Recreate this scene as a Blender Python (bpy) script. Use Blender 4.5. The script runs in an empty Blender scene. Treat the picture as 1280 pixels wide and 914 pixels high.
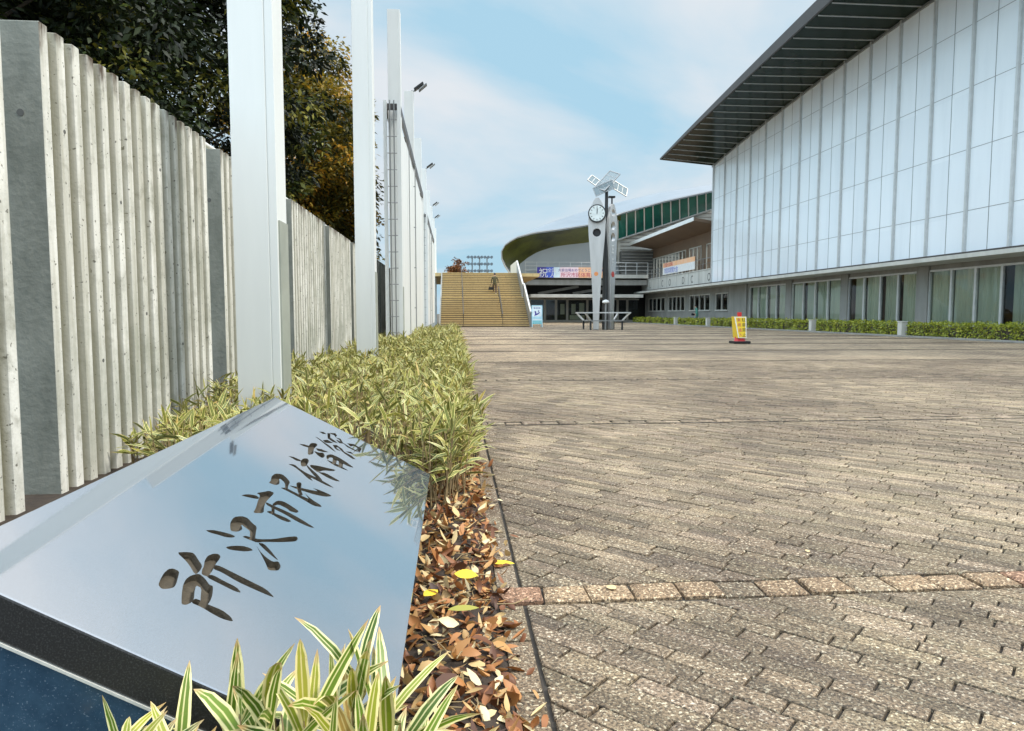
import bpy, bmesh, math, random
import numpy as np
from mathutils import Vector, Matrix
from mathutils.geometry import tessellate_polygon
R = math.radians
random.seed(7); rng = np.random.default_rng(7)
S = bpy.context.scene
COL = S.collection

# ------------------------------------------------------------------ camera
FPX, IW, IH = 870.0, 1280, 914
PITCH, YAW = R(4.2728), R(4.7831)
cam_d = bpy.data.cameras.new('camera'); cam_d.sensor_width = 36; cam_d.lens = FPX / IW * 36
cam_d.clip_start = .05; cam_d.clip_end = 3000
cam = bpy.data.objects.new('camera', cam_d); COL.objects.link(cam)
cam.location = (0, 0, 1.0); cam.rotation_euler = (R(90) - PITCH, 0, -YAW)
S.camera = cam
_F = Vector((math.sin(YAW)*math.cos(PITCH), math.cos(YAW)*math.cos(PITCH), -math.sin(PITCH)))
_R = Vector((math.cos(YAW), -math.sin(YAW), 0)); _U = _R.cross(_F)
CAM = Vector((0, 0, 1))
def ray(x, y): return _F*FPX + _R*(x-IW/2) + _U*(IH/2-y)
def at(x, y, Y=None, X=None, Z=None):
    """survey: the world point seen at photo pixel x, y on a plane of known depth"""
    d = ray(x, y)
    t = Y/d.y if Y is not None else X/d.x if X is not None else (Z-1)/d.z
    return CAM + d*t
def at_plane(x, y, p, n):
    d = ray(x, y); return CAM + d*((p-CAM).dot(n)/d.dot(n))

# ------------------------------------------------------------------ materials
MATS = {}
class NT:
    def __init__(s, name):
        s.m = bpy.data.materials.new(name); s.m.use_nodes = True; s.t = s.m.node_tree
        s.n = s.t.nodes; s.l = s.t.links; s.b = s.n['Principled BSDF']; MATS[name] = s.m
        s.tc = s.n.new('ShaderNodeTexCoord')
    def new(s, k, **kw):
        o = s.n.new(k)
        for a, v in kw.items(): setattr(o, a, v)
        return o
    def link(s, a, b): s.l.new(a, b)
    def noise(s, scale, detail=4, rough=.55, vec=None, stretch=None):
        o = s.new('ShaderNodeTexNoise'); o.inputs['Scale'].default_value = scale
        o.inputs['Detail'].default_value = detail; o.inputs['Roughness'].default_value = rough
        v = vec or s.tc.outputs['Object']
        if stretch:
            mp = s.new('ShaderNodeMapping'); mp.inputs['Scale'].default_value = stretch; s.link(v, mp.inputs['Vector']); v = mp.outputs['Vector']
        s.link(v, o.inputs['Vector']); return o.outputs['Fac']
    def ramp(s, fac, stops):
        o = s.new('ShaderNodeValToRGB'); e = o.color_ramp.elements
        while len(e) < len(stops): e.new(.5)
        for q, (p, c) in zip(e, stops):
            q.position = p; q.color = (c, c, c, 1) if not hasattr(c, '__len__') else (*c[:3], 1)
        s.link(fac, o.inputs['Fac']); return o.outputs['Color']
    def mix(s, fac, a, b, mode='MIX'):
        o = s.new('ShaderNodeMix', data_type='RGBA', blend_type=mode)
        for sock, v in ((o.inputs[0], fac), (o.inputs[6], a), (o.inputs[7], b)):
            if hasattr(v, 'is_linked'): s.link(v, sock)
            elif hasattr(v, '__len__'): sock.default_value = (*v[:3], 1)
            else: sock.default_value = v
        return o.outputs[2]
    def col(s, c):
        if hasattr(c, 'is_linked'): s.link(c, s.b.inputs['Base Color'])
        else: s.b.inputs['Base Color'].default_value = (*c, 1)
    def bump(s, h, strength=.3, dist=.01):
        o = s.new('ShaderNodeBump'); o.inputs['Strength'].default_value = strength; o.inputs['Distance'].default_value = dist
        s.link(h, o.inputs['Height']); s.link(o.outputs['Normal'], s.b.inputs['Normal'])
    def set(s, **kw):
        for k, v in kw.items(): s.b.inputs[k.replace('_', ' ')].default_value = v
        return s
def simple(name, c, c2=None, scale=6, rough=.6, metal=0, bump=0, bscale=60, spec=.5, stretch=None):
    t = NT(name); c2 = c2 or tuple(x*.82 for x in c)
    t.col(t.mix(t.ramp(t.noise(scale, 5, .6, stretch=stretch), [(.3, 0.), (.7, 1.)]), c, c2))
    t.set(Roughness=rough, Metallic=metal); t.b.inputs['Specular IOR Level'].default_value = spec
    if bump: t.bump(t.noise(bscale, 4), bump, .01)
    return t.m

def mk_fence():
    t = NT('ribbed_concrete')
    base = t.mix(t.noise(2.2, 6, .65), (.82, .815, .76), (.66, .645, .58))
    streak = t.ramp(t.noise(7, 5, .6, stretch=(1, 1, .07)), [(.42, 0.), (.68, 1.)])
    c = t.mix(streak, base, (.36, .345, .27))
    c = t.mix(t.ramp(t.noise(1.1, 6, .7), [(.44, 0.), (.66, .75)]), c, (.33, .34, .28))
    c = t.mix(t.ramp(t.noise(5.5, 6, .7), [(.55, 0.), (.7, .6)]), c, (.25, .245, .19))
    sep = t.new('ShaderNodeSeparateXYZ'); t.link(t.tc.outputs['Object'], sep.inputs[0])
    n = t.noise(9, 4, .6, stretch=(1, 1, .25))
    ad = t.new('ShaderNodeMath', operation='MULTIPLY_ADD'); t.link(n, ad.inputs[0]); ad.inputs[1].default_value = .9; t.link(sep.outputs['Z'], ad.inputs[2])
    top = t.ramp(ad.outputs[0], [(.0, 0.), (1., 0.)])
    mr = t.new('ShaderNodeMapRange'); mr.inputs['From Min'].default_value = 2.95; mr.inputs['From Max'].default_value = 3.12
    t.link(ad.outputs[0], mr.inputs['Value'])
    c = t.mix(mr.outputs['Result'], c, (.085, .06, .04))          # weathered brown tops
    pits = t.ramp(t.noise(38, 2, .5), [(.66, 0.), (.72, 1.)])
    c = t.mix(pits, c, (.16, .155, .13))
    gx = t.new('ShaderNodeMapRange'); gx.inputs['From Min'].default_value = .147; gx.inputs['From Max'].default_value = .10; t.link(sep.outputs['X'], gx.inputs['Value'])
    groove_shade_stain = t.mix(t.noise(5, 5, .65, stretch=(1, 1, .3)), (.33, .31, .22), (.20, .195, .125))
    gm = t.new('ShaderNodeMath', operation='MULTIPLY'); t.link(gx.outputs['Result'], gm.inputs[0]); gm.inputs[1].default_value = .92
    c = t.mix(gm.outputs[0], c, groove_shade_stain)  # shade between the ribs painted into the grooves, mottled with stain
    t.col(c); t.set(Roughness=.85); t.bump(t.noise(55, 5), .35, .006)
mk_fence()
simple('smooth_concrete', (.30, .305, .265), (.14, .15, .125), 3.4, .85, bump=.5, bscale=22, stretch=(1, 1, .55))  # smooth cast ends; their darker tone also paints in the side shade
simple('white_steel', (.79, .81, .79), (.68, .70, .68), 1.6, .42, stretch=(1, 1, .12))
simple('white_tube', (.78, .78, .75), None, 3, .35)
simple('cover_plate', (.34, .36, .31), (.26, .28, .24), 4, .6)
simple('grey_concrete', (.30, .295, .27), (.205, .20, .18), 1.3, .85, bump=.25, bscale=30, stretch=(1, 1, .35))
simple('pale_concrete', (.56, .55, .50), (.44, .43, .385), 1.6, .8, bump=.15, stretch=(1, 1, .3))
simple('dark_concrete', (.13, .13, .12), (.085, .085, .08), 1.3, .85)
simple('dark_steel', (.035, .037, .038), None, 4, .4, metal=.3)
simple('grey_steel', (.30, .31, .31), None, 4, .4, metal=.5)
simple('aluminium', (.62, .63, .62), (.52, .53, .52), 4, .38, metal=.35)
simple('fascia_brown', (.060, .052, .046), (.042, .037, .034), 2, .45)
simple('soil', (.050, .034, .022), (.028, .02, .014), 25, .95, bump=.8, bscale=50)
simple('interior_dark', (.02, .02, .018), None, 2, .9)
simple('curtain', (.54, .58, .46), (.38, .42, .33), 1.5, .9, stretch=(1, 1, .2))
simple('black_rubber', (.012, .012, .012), None, 20, .7)
simple('red_plastic', (.62, .03, .03), (.52, .02, .02), 5, .4)
simple('yellow_sheet', (.86, .62, .03), (.80, .55, .02), 5, .45)
simple('white_paint', (.82, .82, .80), None, 5, .5)
simple('black_paint', (.02, .02, .022), None, 5, .5)
simple('navy_print', (.05, .04, .30), None, 5, .55)
simple('blue_print', (.07, .13, .62), None, 5, .55)
simple('pink_print', (.80, .42, .55), (.75, .35, .5), 3, .55)
simple('pale_pink_print', (.84, .68, .72), (.82, .60, .62), 2, .55)
simple('orange_print', (.86, .45, .22), (.84, .55, .38), 2, .55)
simple('crimson_print', (.55, .03, .10), None, 3, .55)
simple('sky_blue_print', (.42, .70, .84), None, 3, .45)
simple('pale_blue_print', (.72, .84, .90), None, 3, .45)
simple('teal_print', (.10, .50, .58), None, 3, .45)
simple('drum_metal', (.50, .53, .54), (.44, .47, .485), .35, .36, metal=.45)
simple('roof_metal', (.40, .44, .48), (.33, .37, .41), .3, .3, metal=.7)
simple('olive_reflection_soffit', (.52, .50, .05), (.05, .048, .025), .20, .12, metal=.9)  # olive and dark patches paint reflected greenery into the metal
simple('canopy_soffit', (.20, .135, .085), (.155, .10, .065), .6, .6)
simple('hall_green_glass', (.02, .19, .14), (.012, .10, .085), .5, .06, spec=.8)
simple('bark', (.09, .07, .05), (.05, .04, .03), 12, .9, bump=.6, bscale=25, stretch=(1, 1, .2))
simple('olive_cloth', (.075, .065, .03), None, 12, .9)
simple('black_cloth', (.014, .014, .016), None, 12, .9)
simple('brown_cloth', (.085, .05, .04), None, 12, .9)
simple('green_cloth', (.10, .30, .24), None, 12, .9)
simple('blue_cloth', (.20, .26, .31), None, 12, .9)
simple('skin', (.52, .33, .24), None, 12, .55)
simple('hair', (.012, .01, .009), None, 30, .5)
simple('shoe_white', (.7, .7, .68), None, 12, .6)
simple('stainless', (.58, .58, .57), (.44, .44, .43), 2.5, .36, metal=.55, stretch=(1, 1, .15))
simple('clock_white', (.78, .84, .82), None, 4, .3)
simple('red_emblem', (.66, .06, .04), None, 4, .4)
simple('orange_emblem', (.80, .30, .10), None, 4, .4)
simple('earth', (.10, .085, .06), (.06, .05, .035), .3, .95)
simple('letter_metal', (.06, .06, .055), None, 4, .5)

def mk_granite():
    t = NT('polished_granite')
    sp = t.ramp(t.noise(420, 2, .7), [(.40, 0.), (.62, 1.)])
    c = t.mix(sp, (.060, .078, .098), (.11, .135, .16))
    t.col(t.mix(t.ramp(t.noise(2.5, 3), [(.3, 0.), (.8, .5)]), c, (.075, .095, .115)))
    t.set(Roughness=.04, IOR=2.3); t.b.inputs['Specular IOR Level'].default_value = .75
    t.set(Coat_Weight=1., Coat_Roughness=.02, Coat_IOR=2.15)
    t = NT('granite_edge'); sp = t.ramp(t.noise(300, 2, .7), [(.5, 0.), (.7, 1.)])
    t.col(t.mix(sp, (.012, .012, .012), (.05, .05, .048))); t.set(Roughness=.45)
    t = NT('engraving'); t.col(t.mix(t.noise(60, 5, .7), (.022, .018, .013), (.105, .085, .055))); t.set(Roughness=.9)
    t.bump(t.noise(120, 5), .6, .006)
    t = NT('blue_granite')
    c = t.mix(t.ramp(t.noise(9, 6, .7), [(.35, 0.), (.7, 1.)]), (.018, .05, .088), (.05, .105, .16))
    c = t.mix(t.ramp(t.noise(260, 2, .7), [(.62, 0.), (.72, 1.)]), c, (.16, .22, .28))
    t.col(c); t.set(Roughness=.22)
mk_granite()

def mk_paver(name, attr=True, brick=False):
    t = NT(name)
    geo = t.new('ShaderNodeNewGeometry'); P = geo.outputs['Position']
    big = t.ramp(t.noise(.42, 5, .62, vec=P), [(.40, 0.), (.62, 1.)])
    med = t.ramp(t.noise(2.6, 5, .65, vec=P), [(.38, 0.), (.66, 1.)])
    base = t.mix(big, (.37, .285, .185), (.125, .083, .050))
    base = t.mix(t.mix(.5, med, med), base, t.mix(.6, base, (.12, .085, .055)))
    fine = t.noise(115, 3, .75, vec=P)
    base = t.mix(t.ramp(fine, [(.46, 0.), (.56, 1.)]), base, t.mix(.78, base, (.018, .013, .009)))
    base = t.mix(t.ramp(t.noise(85, 3, .7, vec=P), [(.55, 0.), (.66, .8)]), base, (.66, .58, .43))
    if attr:
        a = t.new('ShaderNodeAttribute', attribute_name='tint'); base = t.mix(1., base, a.outputs['Color'], 'MULTIPLY')
    h = fine
    if brick:
        mp = t.new('ShaderNodeMapping'); mp.inputs['Rotation'].default_value = (0, 0, R(45)); t.link(P, mp.inputs['Vector'])
        b = t.new('ShaderNodeTexBrick'); t.link(mp.outputs['Vector'], b.inputs['Vector'])
        b.inputs['Scale'].default_value = 1; b.inputs['Brick Width'].default_value = .235; b.inputs['Row Height'].default_value = .066
        b.inputs['Mortar Size'].default_value = .009; b.inputs['Color1'].default_value = (2.25, 2.2, 2.1, 1); b.inputs['Color2'].default_value = (1.45, 1.42, 1.36, 1)
        b.inputs['Mortar'].default_value = (.10, .09, .08, 1)
        base = t.mix(1., base, b.outputs['Color'], 'MULTIPLY')
    t.col(base); t.set(Roughness=.8); t.bump(h, .55, .004)
    return t.m
mk_paver('paver'); mk_paver('far_paver', False, True)
simple('joint_sand', (.05, .042, .034), (.03, .026, .02), 30, .95)

def mk_leaf(name, stops, stripes=False, rough=.5, trans=.25, margin=(.80, .77, .40)):
    t = NT(name)
    a = t.new('ShaderNodeAttribute', attribute_name='tint')
    sep = t.new('ShaderNodeSeparateColor'); t.link(a.outputs['Color'], sep.inputs[0])
    c = t.ramp(sep.outputs[0], stops)
    if stripes:
        uv = t.new('ShaderNodeUVMap'); su = t.new('ShaderNodeSeparateXYZ'); t.link(uv.outputs['UV'], su.inputs[0])
        m1 = t.ramp(su.outputs['X'], [(.0, 1.), (.15, 1.), (.21, 0.), (.40, 0.), (.45, .75), (.50, .75), (.55, 0.), (.79, 0.), (.85, 1.), (1., 1.)])
        c2 = t.mix(sep.outputs[0], margin, (margin[0]*.9, margin[1]*.75, margin[2]*.6))
        c = t.mix(m1, c, c2)
        tipn = t.new('ShaderNodeMath', operation='MULTIPLY_ADD'); t.link(t.noise(38, 3), tipn.inputs[0]); tipn.inputs[1].default_value = .34; t.link(su.outputs['Y'], tipn.inputs[2])
        tip = t.ramp(tipn.outputs[0], [(.0, 0.), (.97, 0.), (1., .0)]); mr = t.new('ShaderNodeMapRange'); mr.inputs['From Min'].default_value = 1.0; mr.inputs['From Max'].default_value = 1.14; t.link(tipn.outputs[0], mr.inputs['Value'])
        c = t.mix(mr.outputs['Result'], c, (.46, .30, .13))
        c = t.mix(t.ramp(t.noise(70, 4, .7), [(.60, 0.), (.72, .55)]), c, (.34, .25, .09))
    t.col(c); t.set(Roughness=rough)
    tr = t.new('ShaderNodeBsdfTranslucent'); t.link(c, tr.inputs['Color'])
    mx = t.new('ShaderNodeMixShader'); mx.inputs[0].default_value = trans
    t.link(t.b.outputs[0], mx.inputs[1]); t.link(tr.outputs[0], mx.inputs[2]); t.link(mx.outputs[0], t.n['Material Output'].inputs['Surface'])
mk_leaf('bamboo_leaf', [(0, (.035, .085, .006)), (.5, (.13, .21, .010)), (.85, (.33, .32, .025)), (1, (.42, .27, .07))], True, .40, .14)
mk_leaf('bamboo_hedge_leaf', [(0, (.010, .028, .002)), (.4, (.055, .10, .005)), (.75, (.20, .22, .012)), (1, (.34, .22, .05))], True, .45, .06, (.70, .67, .27))
mk_leaf('dry_leaf', [(0, (.05, .02, .010)), (.22, (.20, .07, .022)), (.42, (.36, .14, .04)), (.62, (.46, .24, .08)), (.82, (.58, .41, .18)), (1, (.76, .64, .38))], False, .55, .1)
mk_leaf('yellow_leaf', [(0, (.80, .56, .015)), (1, (.88, .62, .04))], False, .45, .2)
mk_leaf('green_yellow_leaf', [(0, (.27, .27, .03)), (1, (.36, .34, .06))], False, .45, .2)
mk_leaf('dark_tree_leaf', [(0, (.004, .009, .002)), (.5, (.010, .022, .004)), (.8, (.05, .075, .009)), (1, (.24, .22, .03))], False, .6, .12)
mk_leaf('olive_tree_leaf', [(0, (.02, .03, .005)), (.35, (.10, .095, .012)), (.7, (.34, .24, .02)), (1, (.62, .30, .03))], False, .6, .3)
mk_leaf('rust_tree_leaf', [(0, (.10, .04, .015)), (1, (.30, .12, .03))], False, .6, .15)
mk_leaf('hedge_leaf', [(0, (.09, .14, .012)), (.6, (.30, .33, .025)), (1, (.48, .44, .05))], False, .5, .2)
simple('stalk', (.34, .25, .12), (.20, .14, .07), 20, .7)

def mk_stairs():
    t = NT('stair_tile')
    c = t.mix(t.noise(1.1, 5, .6), (.70, .535, .26), (.54, .40, .18))
    c = t.mix(t.ramp(t.noise(8, 4, .7), [(.5, 0.), (.7, .6)]), c, (.24, .17, .09)); t.col(c); t.set(Roughness=.75)
mk_stairs()
simple('stair_shadow', (.10, .075, .05), None, 6, .7)  # dark tone of the strips that paint shadow lines on the risers
def mk_panel():
    t = NT('white_panel'); c = t.mix(t.noise(.25, 4, .6), (.85, .885, .905), (.80, .845, .875))
    c = t.mix(t.ramp(t.noise(1.2, 4, .6, stretch=(1, 1, .12)), [(.52, 0.), (.75, .35)]), c, (.62, .66, .69))
    sn = t.new('ShaderNodeVectorMath', operation='SNAP'); sn.inputs[1].default_value = (100, 1.205, 2.55); t.link(t.tc.outputs['Object'], sn.inputs[0])
    wn = t.new('ShaderNodeTexWhiteNoise'); t.link(sn.outputs[0], wn.inputs['Vector'])
    c = t.mix(t.ramp(wn.outputs['Value'], [(0, 0.), (1, .55)]), c, (.73, .775, .81))
    t.col(c); t.set(Roughness=.16, IOR=1.7); t.bump(t.noise(.9, 2), .08, .05)
    t = NT('gym_soffit'); c = t.mix(t.noise(.4, 3), (.016, .030, .020), (.010, .018, .012)); t.col(c); t.set(Roughness=.13, IOR=1.4)
    t.b.inputs['Specular IOR Level'].default_value = .05
mk_panel()
def mk_glass():
    t = NT('window_glass')
    g = t.new('ShaderNodeBsdfGlossy'); g.inputs['Roughness'].default_value = .02
    tr = t.new('ShaderNodeBsdfTransparent'); tr.inputs['Color'].default_value = (.93, .96, .94, 1)
    fr = t.new('ShaderNodeFresnel'); fr.inputs['IOR'].default_value = 1.5
    mx = t.new('ShaderNodeMixShader'); t.link(fr.outputs[0], mx.inputs[0]); t.link(tr.outputs[0], mx.inputs[1]); t.link(g.outputs[0], mx.inputs[2])
    t.link(mx.outputs[0], t.n['Material Output'].inputs['Surface'])
    t = NT('solar_glass'); t.col((.20, .26, .28)); t.set(Roughness=.12, Alpha=.6)
mk_glass()

# ------------------------------------------------------------------ mesh helpers
OFF = {}
def off(o):
    while o is not None:
        if o.name in OFF: return OFF[o.name]
        o = o.parent
    return Vector((0, 0, 0))
class MB:
    def __init__(s): s.v = []; s.f = []; s.m = []
    def add(s, vs, fs, mi=0):
        b = len(s.v); s.v += [tuple(v) for v in vs]; s.f += [tuple(i+b for i in f) for f in fs]; s.m += [mi]*len(fs); return s
    def box(s, x0, x1, y0, y1, z0, z1, mi=0):
        vs = [(x, y, z) for z in (z0, z1) for x, y in ((x0, y0), (x1, y0), (x1, y1), (x0, y1))]
        return s.add(vs, [(3, 2, 1, 0), (4, 5, 6, 7), (0, 1, 5, 4), (1, 2, 6, 5), (2, 3, 7, 6), (3, 0, 4, 7)], mi)
    def sheet_x(s, x, y0, y1, z0, z1): return s.add([(x, y1, z0), (x, y0, z0), (x, y0, z1), (x, y1, z1)], [(0, 1, 2, 3)])   # faces -X
    def sheet_y(s, y, x0, x1, z0, z1): return s.add([(x0, y, z0), (x1, y, z0), (x1, y, z1), (x0, y, z1)], [(0, 1, 2, 3)])   # faces -Y
    def obox(s, c, ax, h, mi=0):
        c = Vector(c); ax = [Vector(a).normalized() for a in ax]
        vs = [c + ax[0]*h[0]*i + ax[1]*h[1]*j + ax[2]*h[2]*k for k in (-1, 1) for i, j in ((-1, -1), (1, -1), (1, 1), (-1, 1))]
        return s.add(vs, [(3, 2, 1, 0), (4, 5, 6, 7), (0, 1, 5, 4), (1, 2, 6, 5), (2, 3, 7, 6), (3, 0, 4, 7)], mi)
    def bar(s, a, b, w, h=None, mi=0, up=(0, 0, 1)):
        a = Vector(a); b = Vector(b); d = (b-a); L = d.length; d.normalize(); up = Vector(up)
        if abs(d.dot(up)) > .95: up = Vector((0, 1, 0))
        x = d.cross(up).normalized(); z = x.cross(d)
        return s.obox((a+b)/2, (d, x, z), (L/2, w/2, (h or w)/2), mi)
    def tube(s, pts, r, n=8, mi=0, cap=True):
        pts = [Vector(p) for p in pts]; rs = r if hasattr(r, '__len__') else [r]*len(pts); vs = []; fs = []
        ref = None
        for i, p in enumerate(pts):
            d = (pts[min(i+1, len(pts)-1)] - pts[max(i-1, 0)]).normalized()
            if ref is None:
                ref = d.cross(Vector((0, 0, 1)));
                if ref.length < .1: ref = d.cross(Vector((1, 0, 0)))
            x = (ref - d*ref.dot(d)).normalized(); ref = x; y = d.cross(x)
            for k in range(n):
                a = 2*math.pi*k/n; vs.append(p + x*math.cos(a)*rs[i] + y*math.sin(a)*rs[i])
        for i in range(len(pts)-1):
            for k in range(n):
                k2 = (k+1) % n; fs.append((i*n+k, i*n+k2, (i+1)*n+k2, (i+1)*n+k))
        if cap: fs += [tuple(reversed(range(n))), tuple(range((len(pts)-1)*n, len(pts)*n))]
        return s.add(vs, fs, mi)
    def prism(s, poly, vec, mi=0, holes=(), side=None):
        loops = [[Vector(p) for p in poly]] + [[Vector(p) for p in h] for h in holes]; vec = Vector(vec)
        flat = [p for l in loops for p in l]; n = len(flat)
        tri = tessellate_polygon(loops)
        fs = [tuple(t) for t in tri] + [tuple(i+n for i in reversed(t)) for t in tri]
        s.add(flat + [p+vec for p in flat], fs, mi)
        b = len(s.v) - 2*n; o = 0
        for l in loops:
            k = len(l)
            for i in range(k):
                j = (i+1) % k; s.f.append((b+o+i, b+o+j, b+n+o+j, b+n+o+i)); s.m.append(mi if side is None else side)
            o += k
        return s
    def loft(s, rows, mi=0, close=False, caps=False):
        n = len(rows[0]); vs = [p for r in rows for p in r]; fs = []
        for i in range(len(rows)-1):
            for k in range(n if close else n-1):
                k2 = (k+1) % n; fs.append((i*n+k, i*n+k2, (i+1)*n+k2, (i+1)*n+k))
        if caps: fs += [tuple(reversed(range(n))), tuple(range((len(rows)-1)*n, len(rows)*n))]
        return s.add(vs, fs, mi)
    def disc(s, c, nrm, r, t=.02, n=24, mi=0, r2=None):
        nrm = Vector(nrm).normalized(); return s.tube([Vector(c), Vector(c)+nrm*t], [r, r2 or r], n, mi)
    def build(s, name, mats, parent=None, smooth=False, bevel=0, fix=True):
        me = bpy.data.meshes.new(name); o_ = off(parent) if parent else Vector((0, 0, 0))
        me.from_pydata([(x-o_.x, y-o_.y, z-o_.z) for x, y, z in s.v], [], s.f)
        mats = [mats] if isinstance(mats, str) else mats
        for m in mats: me.materials.append(MATS[m])
        me.polygons.foreach_set('material_index', s.m)
        if fix:
            bm = bmesh.new(); bm.from_mesh(me); bmesh.ops.recalc_face_normals(bm, faces=bm.faces); bm.to_mesh(me); bm.free()
        if smooth: me.polygons.foreach_set('use_smooth', [True]*len(me.polygons))
        o = bpy.data.objects.new(name, me); COL.objects.link(o)
        if parent: o.parent = parent
        if bevel:
            b = o.modifiers.new('bevel', 'BEVEL'); b.width = bevel; b.segments = 2; b.limit_method = 'ANGLE'; b.angle_limit = R(40)
        if smooth and hasattr(me, 'set_sharp_from_angle'): me.set_sharp_from_angle(angle=R(38))
        return o
def tag(o, label=None, cat=None, group=None, kind=None):
    if label: o['label'] = label
    if cat: o['category'] = cat
    if group: o['group'] = group
    if kind: o['kind'] = kind
    return o
def thing(name, label, cat, loc=(0, 0, 0), group=None):
    o = bpy.data.objects.new(name, None); COL.objects.link(o); o.location = loc; o.empty_display_size = .2
    OFF[o.name] = Vector(loc); return tag(o, label, cat, group)
def copy_tree(o, parent=None):
    c = o.copy(); COL.objects.link(c)
    if parent: c.parent = parent
    for ch in list(o.children): copy_tree(ch, c)
    return c
def text_mb(mb, s, size, origin, right, up, depth=.004, mi=0, align='LEFT'):
    cu = bpy.data.curves.new('t', 'FONT'); cu.body = s; cu.size = size; cu.align_x = align; cu.resolution_u = 5
    ob = bpy.data.objects.new('t', cu); COL.objects.link(ob)
    dg = bpy.context.evaluated_depsgraph_get(); me = bpy.data.meshes.new_from_object(ob.evaluated_get(dg))
    right = Vector(right).normalized(); up = Vector(up).normalized(); nrm = right.cross(up); o = Vector(origin) + nrm*depth
    mb.add([o + right*v.co.x + up*v.co.y for v in me.vertices], [tuple(p.vertices) for p in me.polygons], mi)
    bpy.data.objects.remove(ob); bpy.data.curves.remove(cu); bpy.data.meshes.remove(me)

def leaf_mesh(name, mat, base, dirn, nrm, L, W, tint, prof, droop, parent=None, extra=None, exmat=None, fold=None):
    """many leaves in one mesh: base (N,3), dirn, nrm unit vectors, L W droop (N)"""
    N = len(base); K = len(prof); o_ = off(parent) if parent else Vector((0, 0, 0))
    side = np.cross(dirn, nrm); side /= np.linalg.norm(side, axis=1, keepdims=True)+1e-9
    M = 2 if fold is None else 3
    V = np.zeros((N, K, M, 3)); UV = np.zeros((N, K, M, 2))
    for k, (t, w) in enumerate(prof):
        c = base + dirn*(L*t)[:, None] - np.array([0, 0, 1.])*(droop*L*t*t)[:, None]
        V[:, k, 0] = c - side*(W*w/2)[:, None]; V[:, k, M-1] = c + side*(W*w/2)[:, None]
        UV[:, k, 0] = (.0, t); UV[:, k, M-1] = (1., t)
        if M == 3: V[:, k, 1] = c - nrm*(fold*W*w)[:, None]; UV[:, k, 1] = (.5, t)
    V = V.reshape(-1, 3) - np.array(o_)
    b = (np.arange(N)*K*M)[:, None]
    q = np.concatenate([b + np.array([[M*k+h, M*k+h+1, M*k+M+h+1, M*k+M+h]]) for k in range(K-1) for h in range(M-1)], 1).reshape(-1)
    nf = N*(K-1)*(M-1); me = bpy.data.meshes.new(name)
    ev = np.array(extra.v).reshape(-1, 3) - np.array(o_) if extra and extra.v else np.zeros((0, 3))
    ef = [tuple(i+len(V) for i in f) for f in extra.f] if extra else []
    me.vertices.add(len(V)+len(ev)); me.vertices.foreach_set('co', np.concatenate([V, ev]).ravel())
    ls = np.arange(nf)*4; eln = [len(f) for f in ef]; es = nf*4 + np.concatenate([[0], np.cumsum(eln)[:-1]]) if ef else np.zeros(0)
    loops = np.concatenate([q, np.array([i for f in ef for i in f], dtype=int)]) if ef else q
    me.loops.add(len(loops)); me.loops.foreach_set('vertex_index', loops.astype(np.int32))
    me.polygons.add(nf+len(ef)); me.polygons.foreach_set('loop_start', np.concatenate([ls, es]).astype(np.int32))
    me.update(calc_edges=True)
    me.materials.append(MATS[mat])
    if extra: me.materials.append(MATS[exmat]); me.polygons.foreach_set('material_index', np.concatenate([np.zeros(nf), np.ones(len(ef))]).astype(np.int32))
    uv = me.uv_layers.new(name='UVMap'); uvp = UV.reshape(-1, 2); uvl = np.zeros((len(loops), 2)); uvl[:nf*4] = uvp[q]; uv.data.foreach_set('uv', uvl.ravel())
    ca = me.color_attributes.new('tint', 'FLOAT_COLOR', 'POINT'); cc = np.ones((len(me.vertices), 4)); cc[:len(V), :3] = np.repeat(tint, K*M)[:, None]
    ca.data.foreach_set('color', cc.ravel())
    me.validate()
    o = bpy.data.objects.new(name, me); COL.objects.link(o)
    if parent: o.parent = parent
    return o
def unit(a): return a/(np.linalg.norm(a, axis=1, keepdims=True)+1e-9)
BLADE = [(0, .35), (.25, .95), (.6, .85), (1, .04)]
BLADE5 = [(0, .3), (.15, .85), (.4, 1.), (.7, .75), (.9, .35), (1, .02)]
DIAM = [(0, .12), (.5, 1.), (1, .06)]

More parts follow.
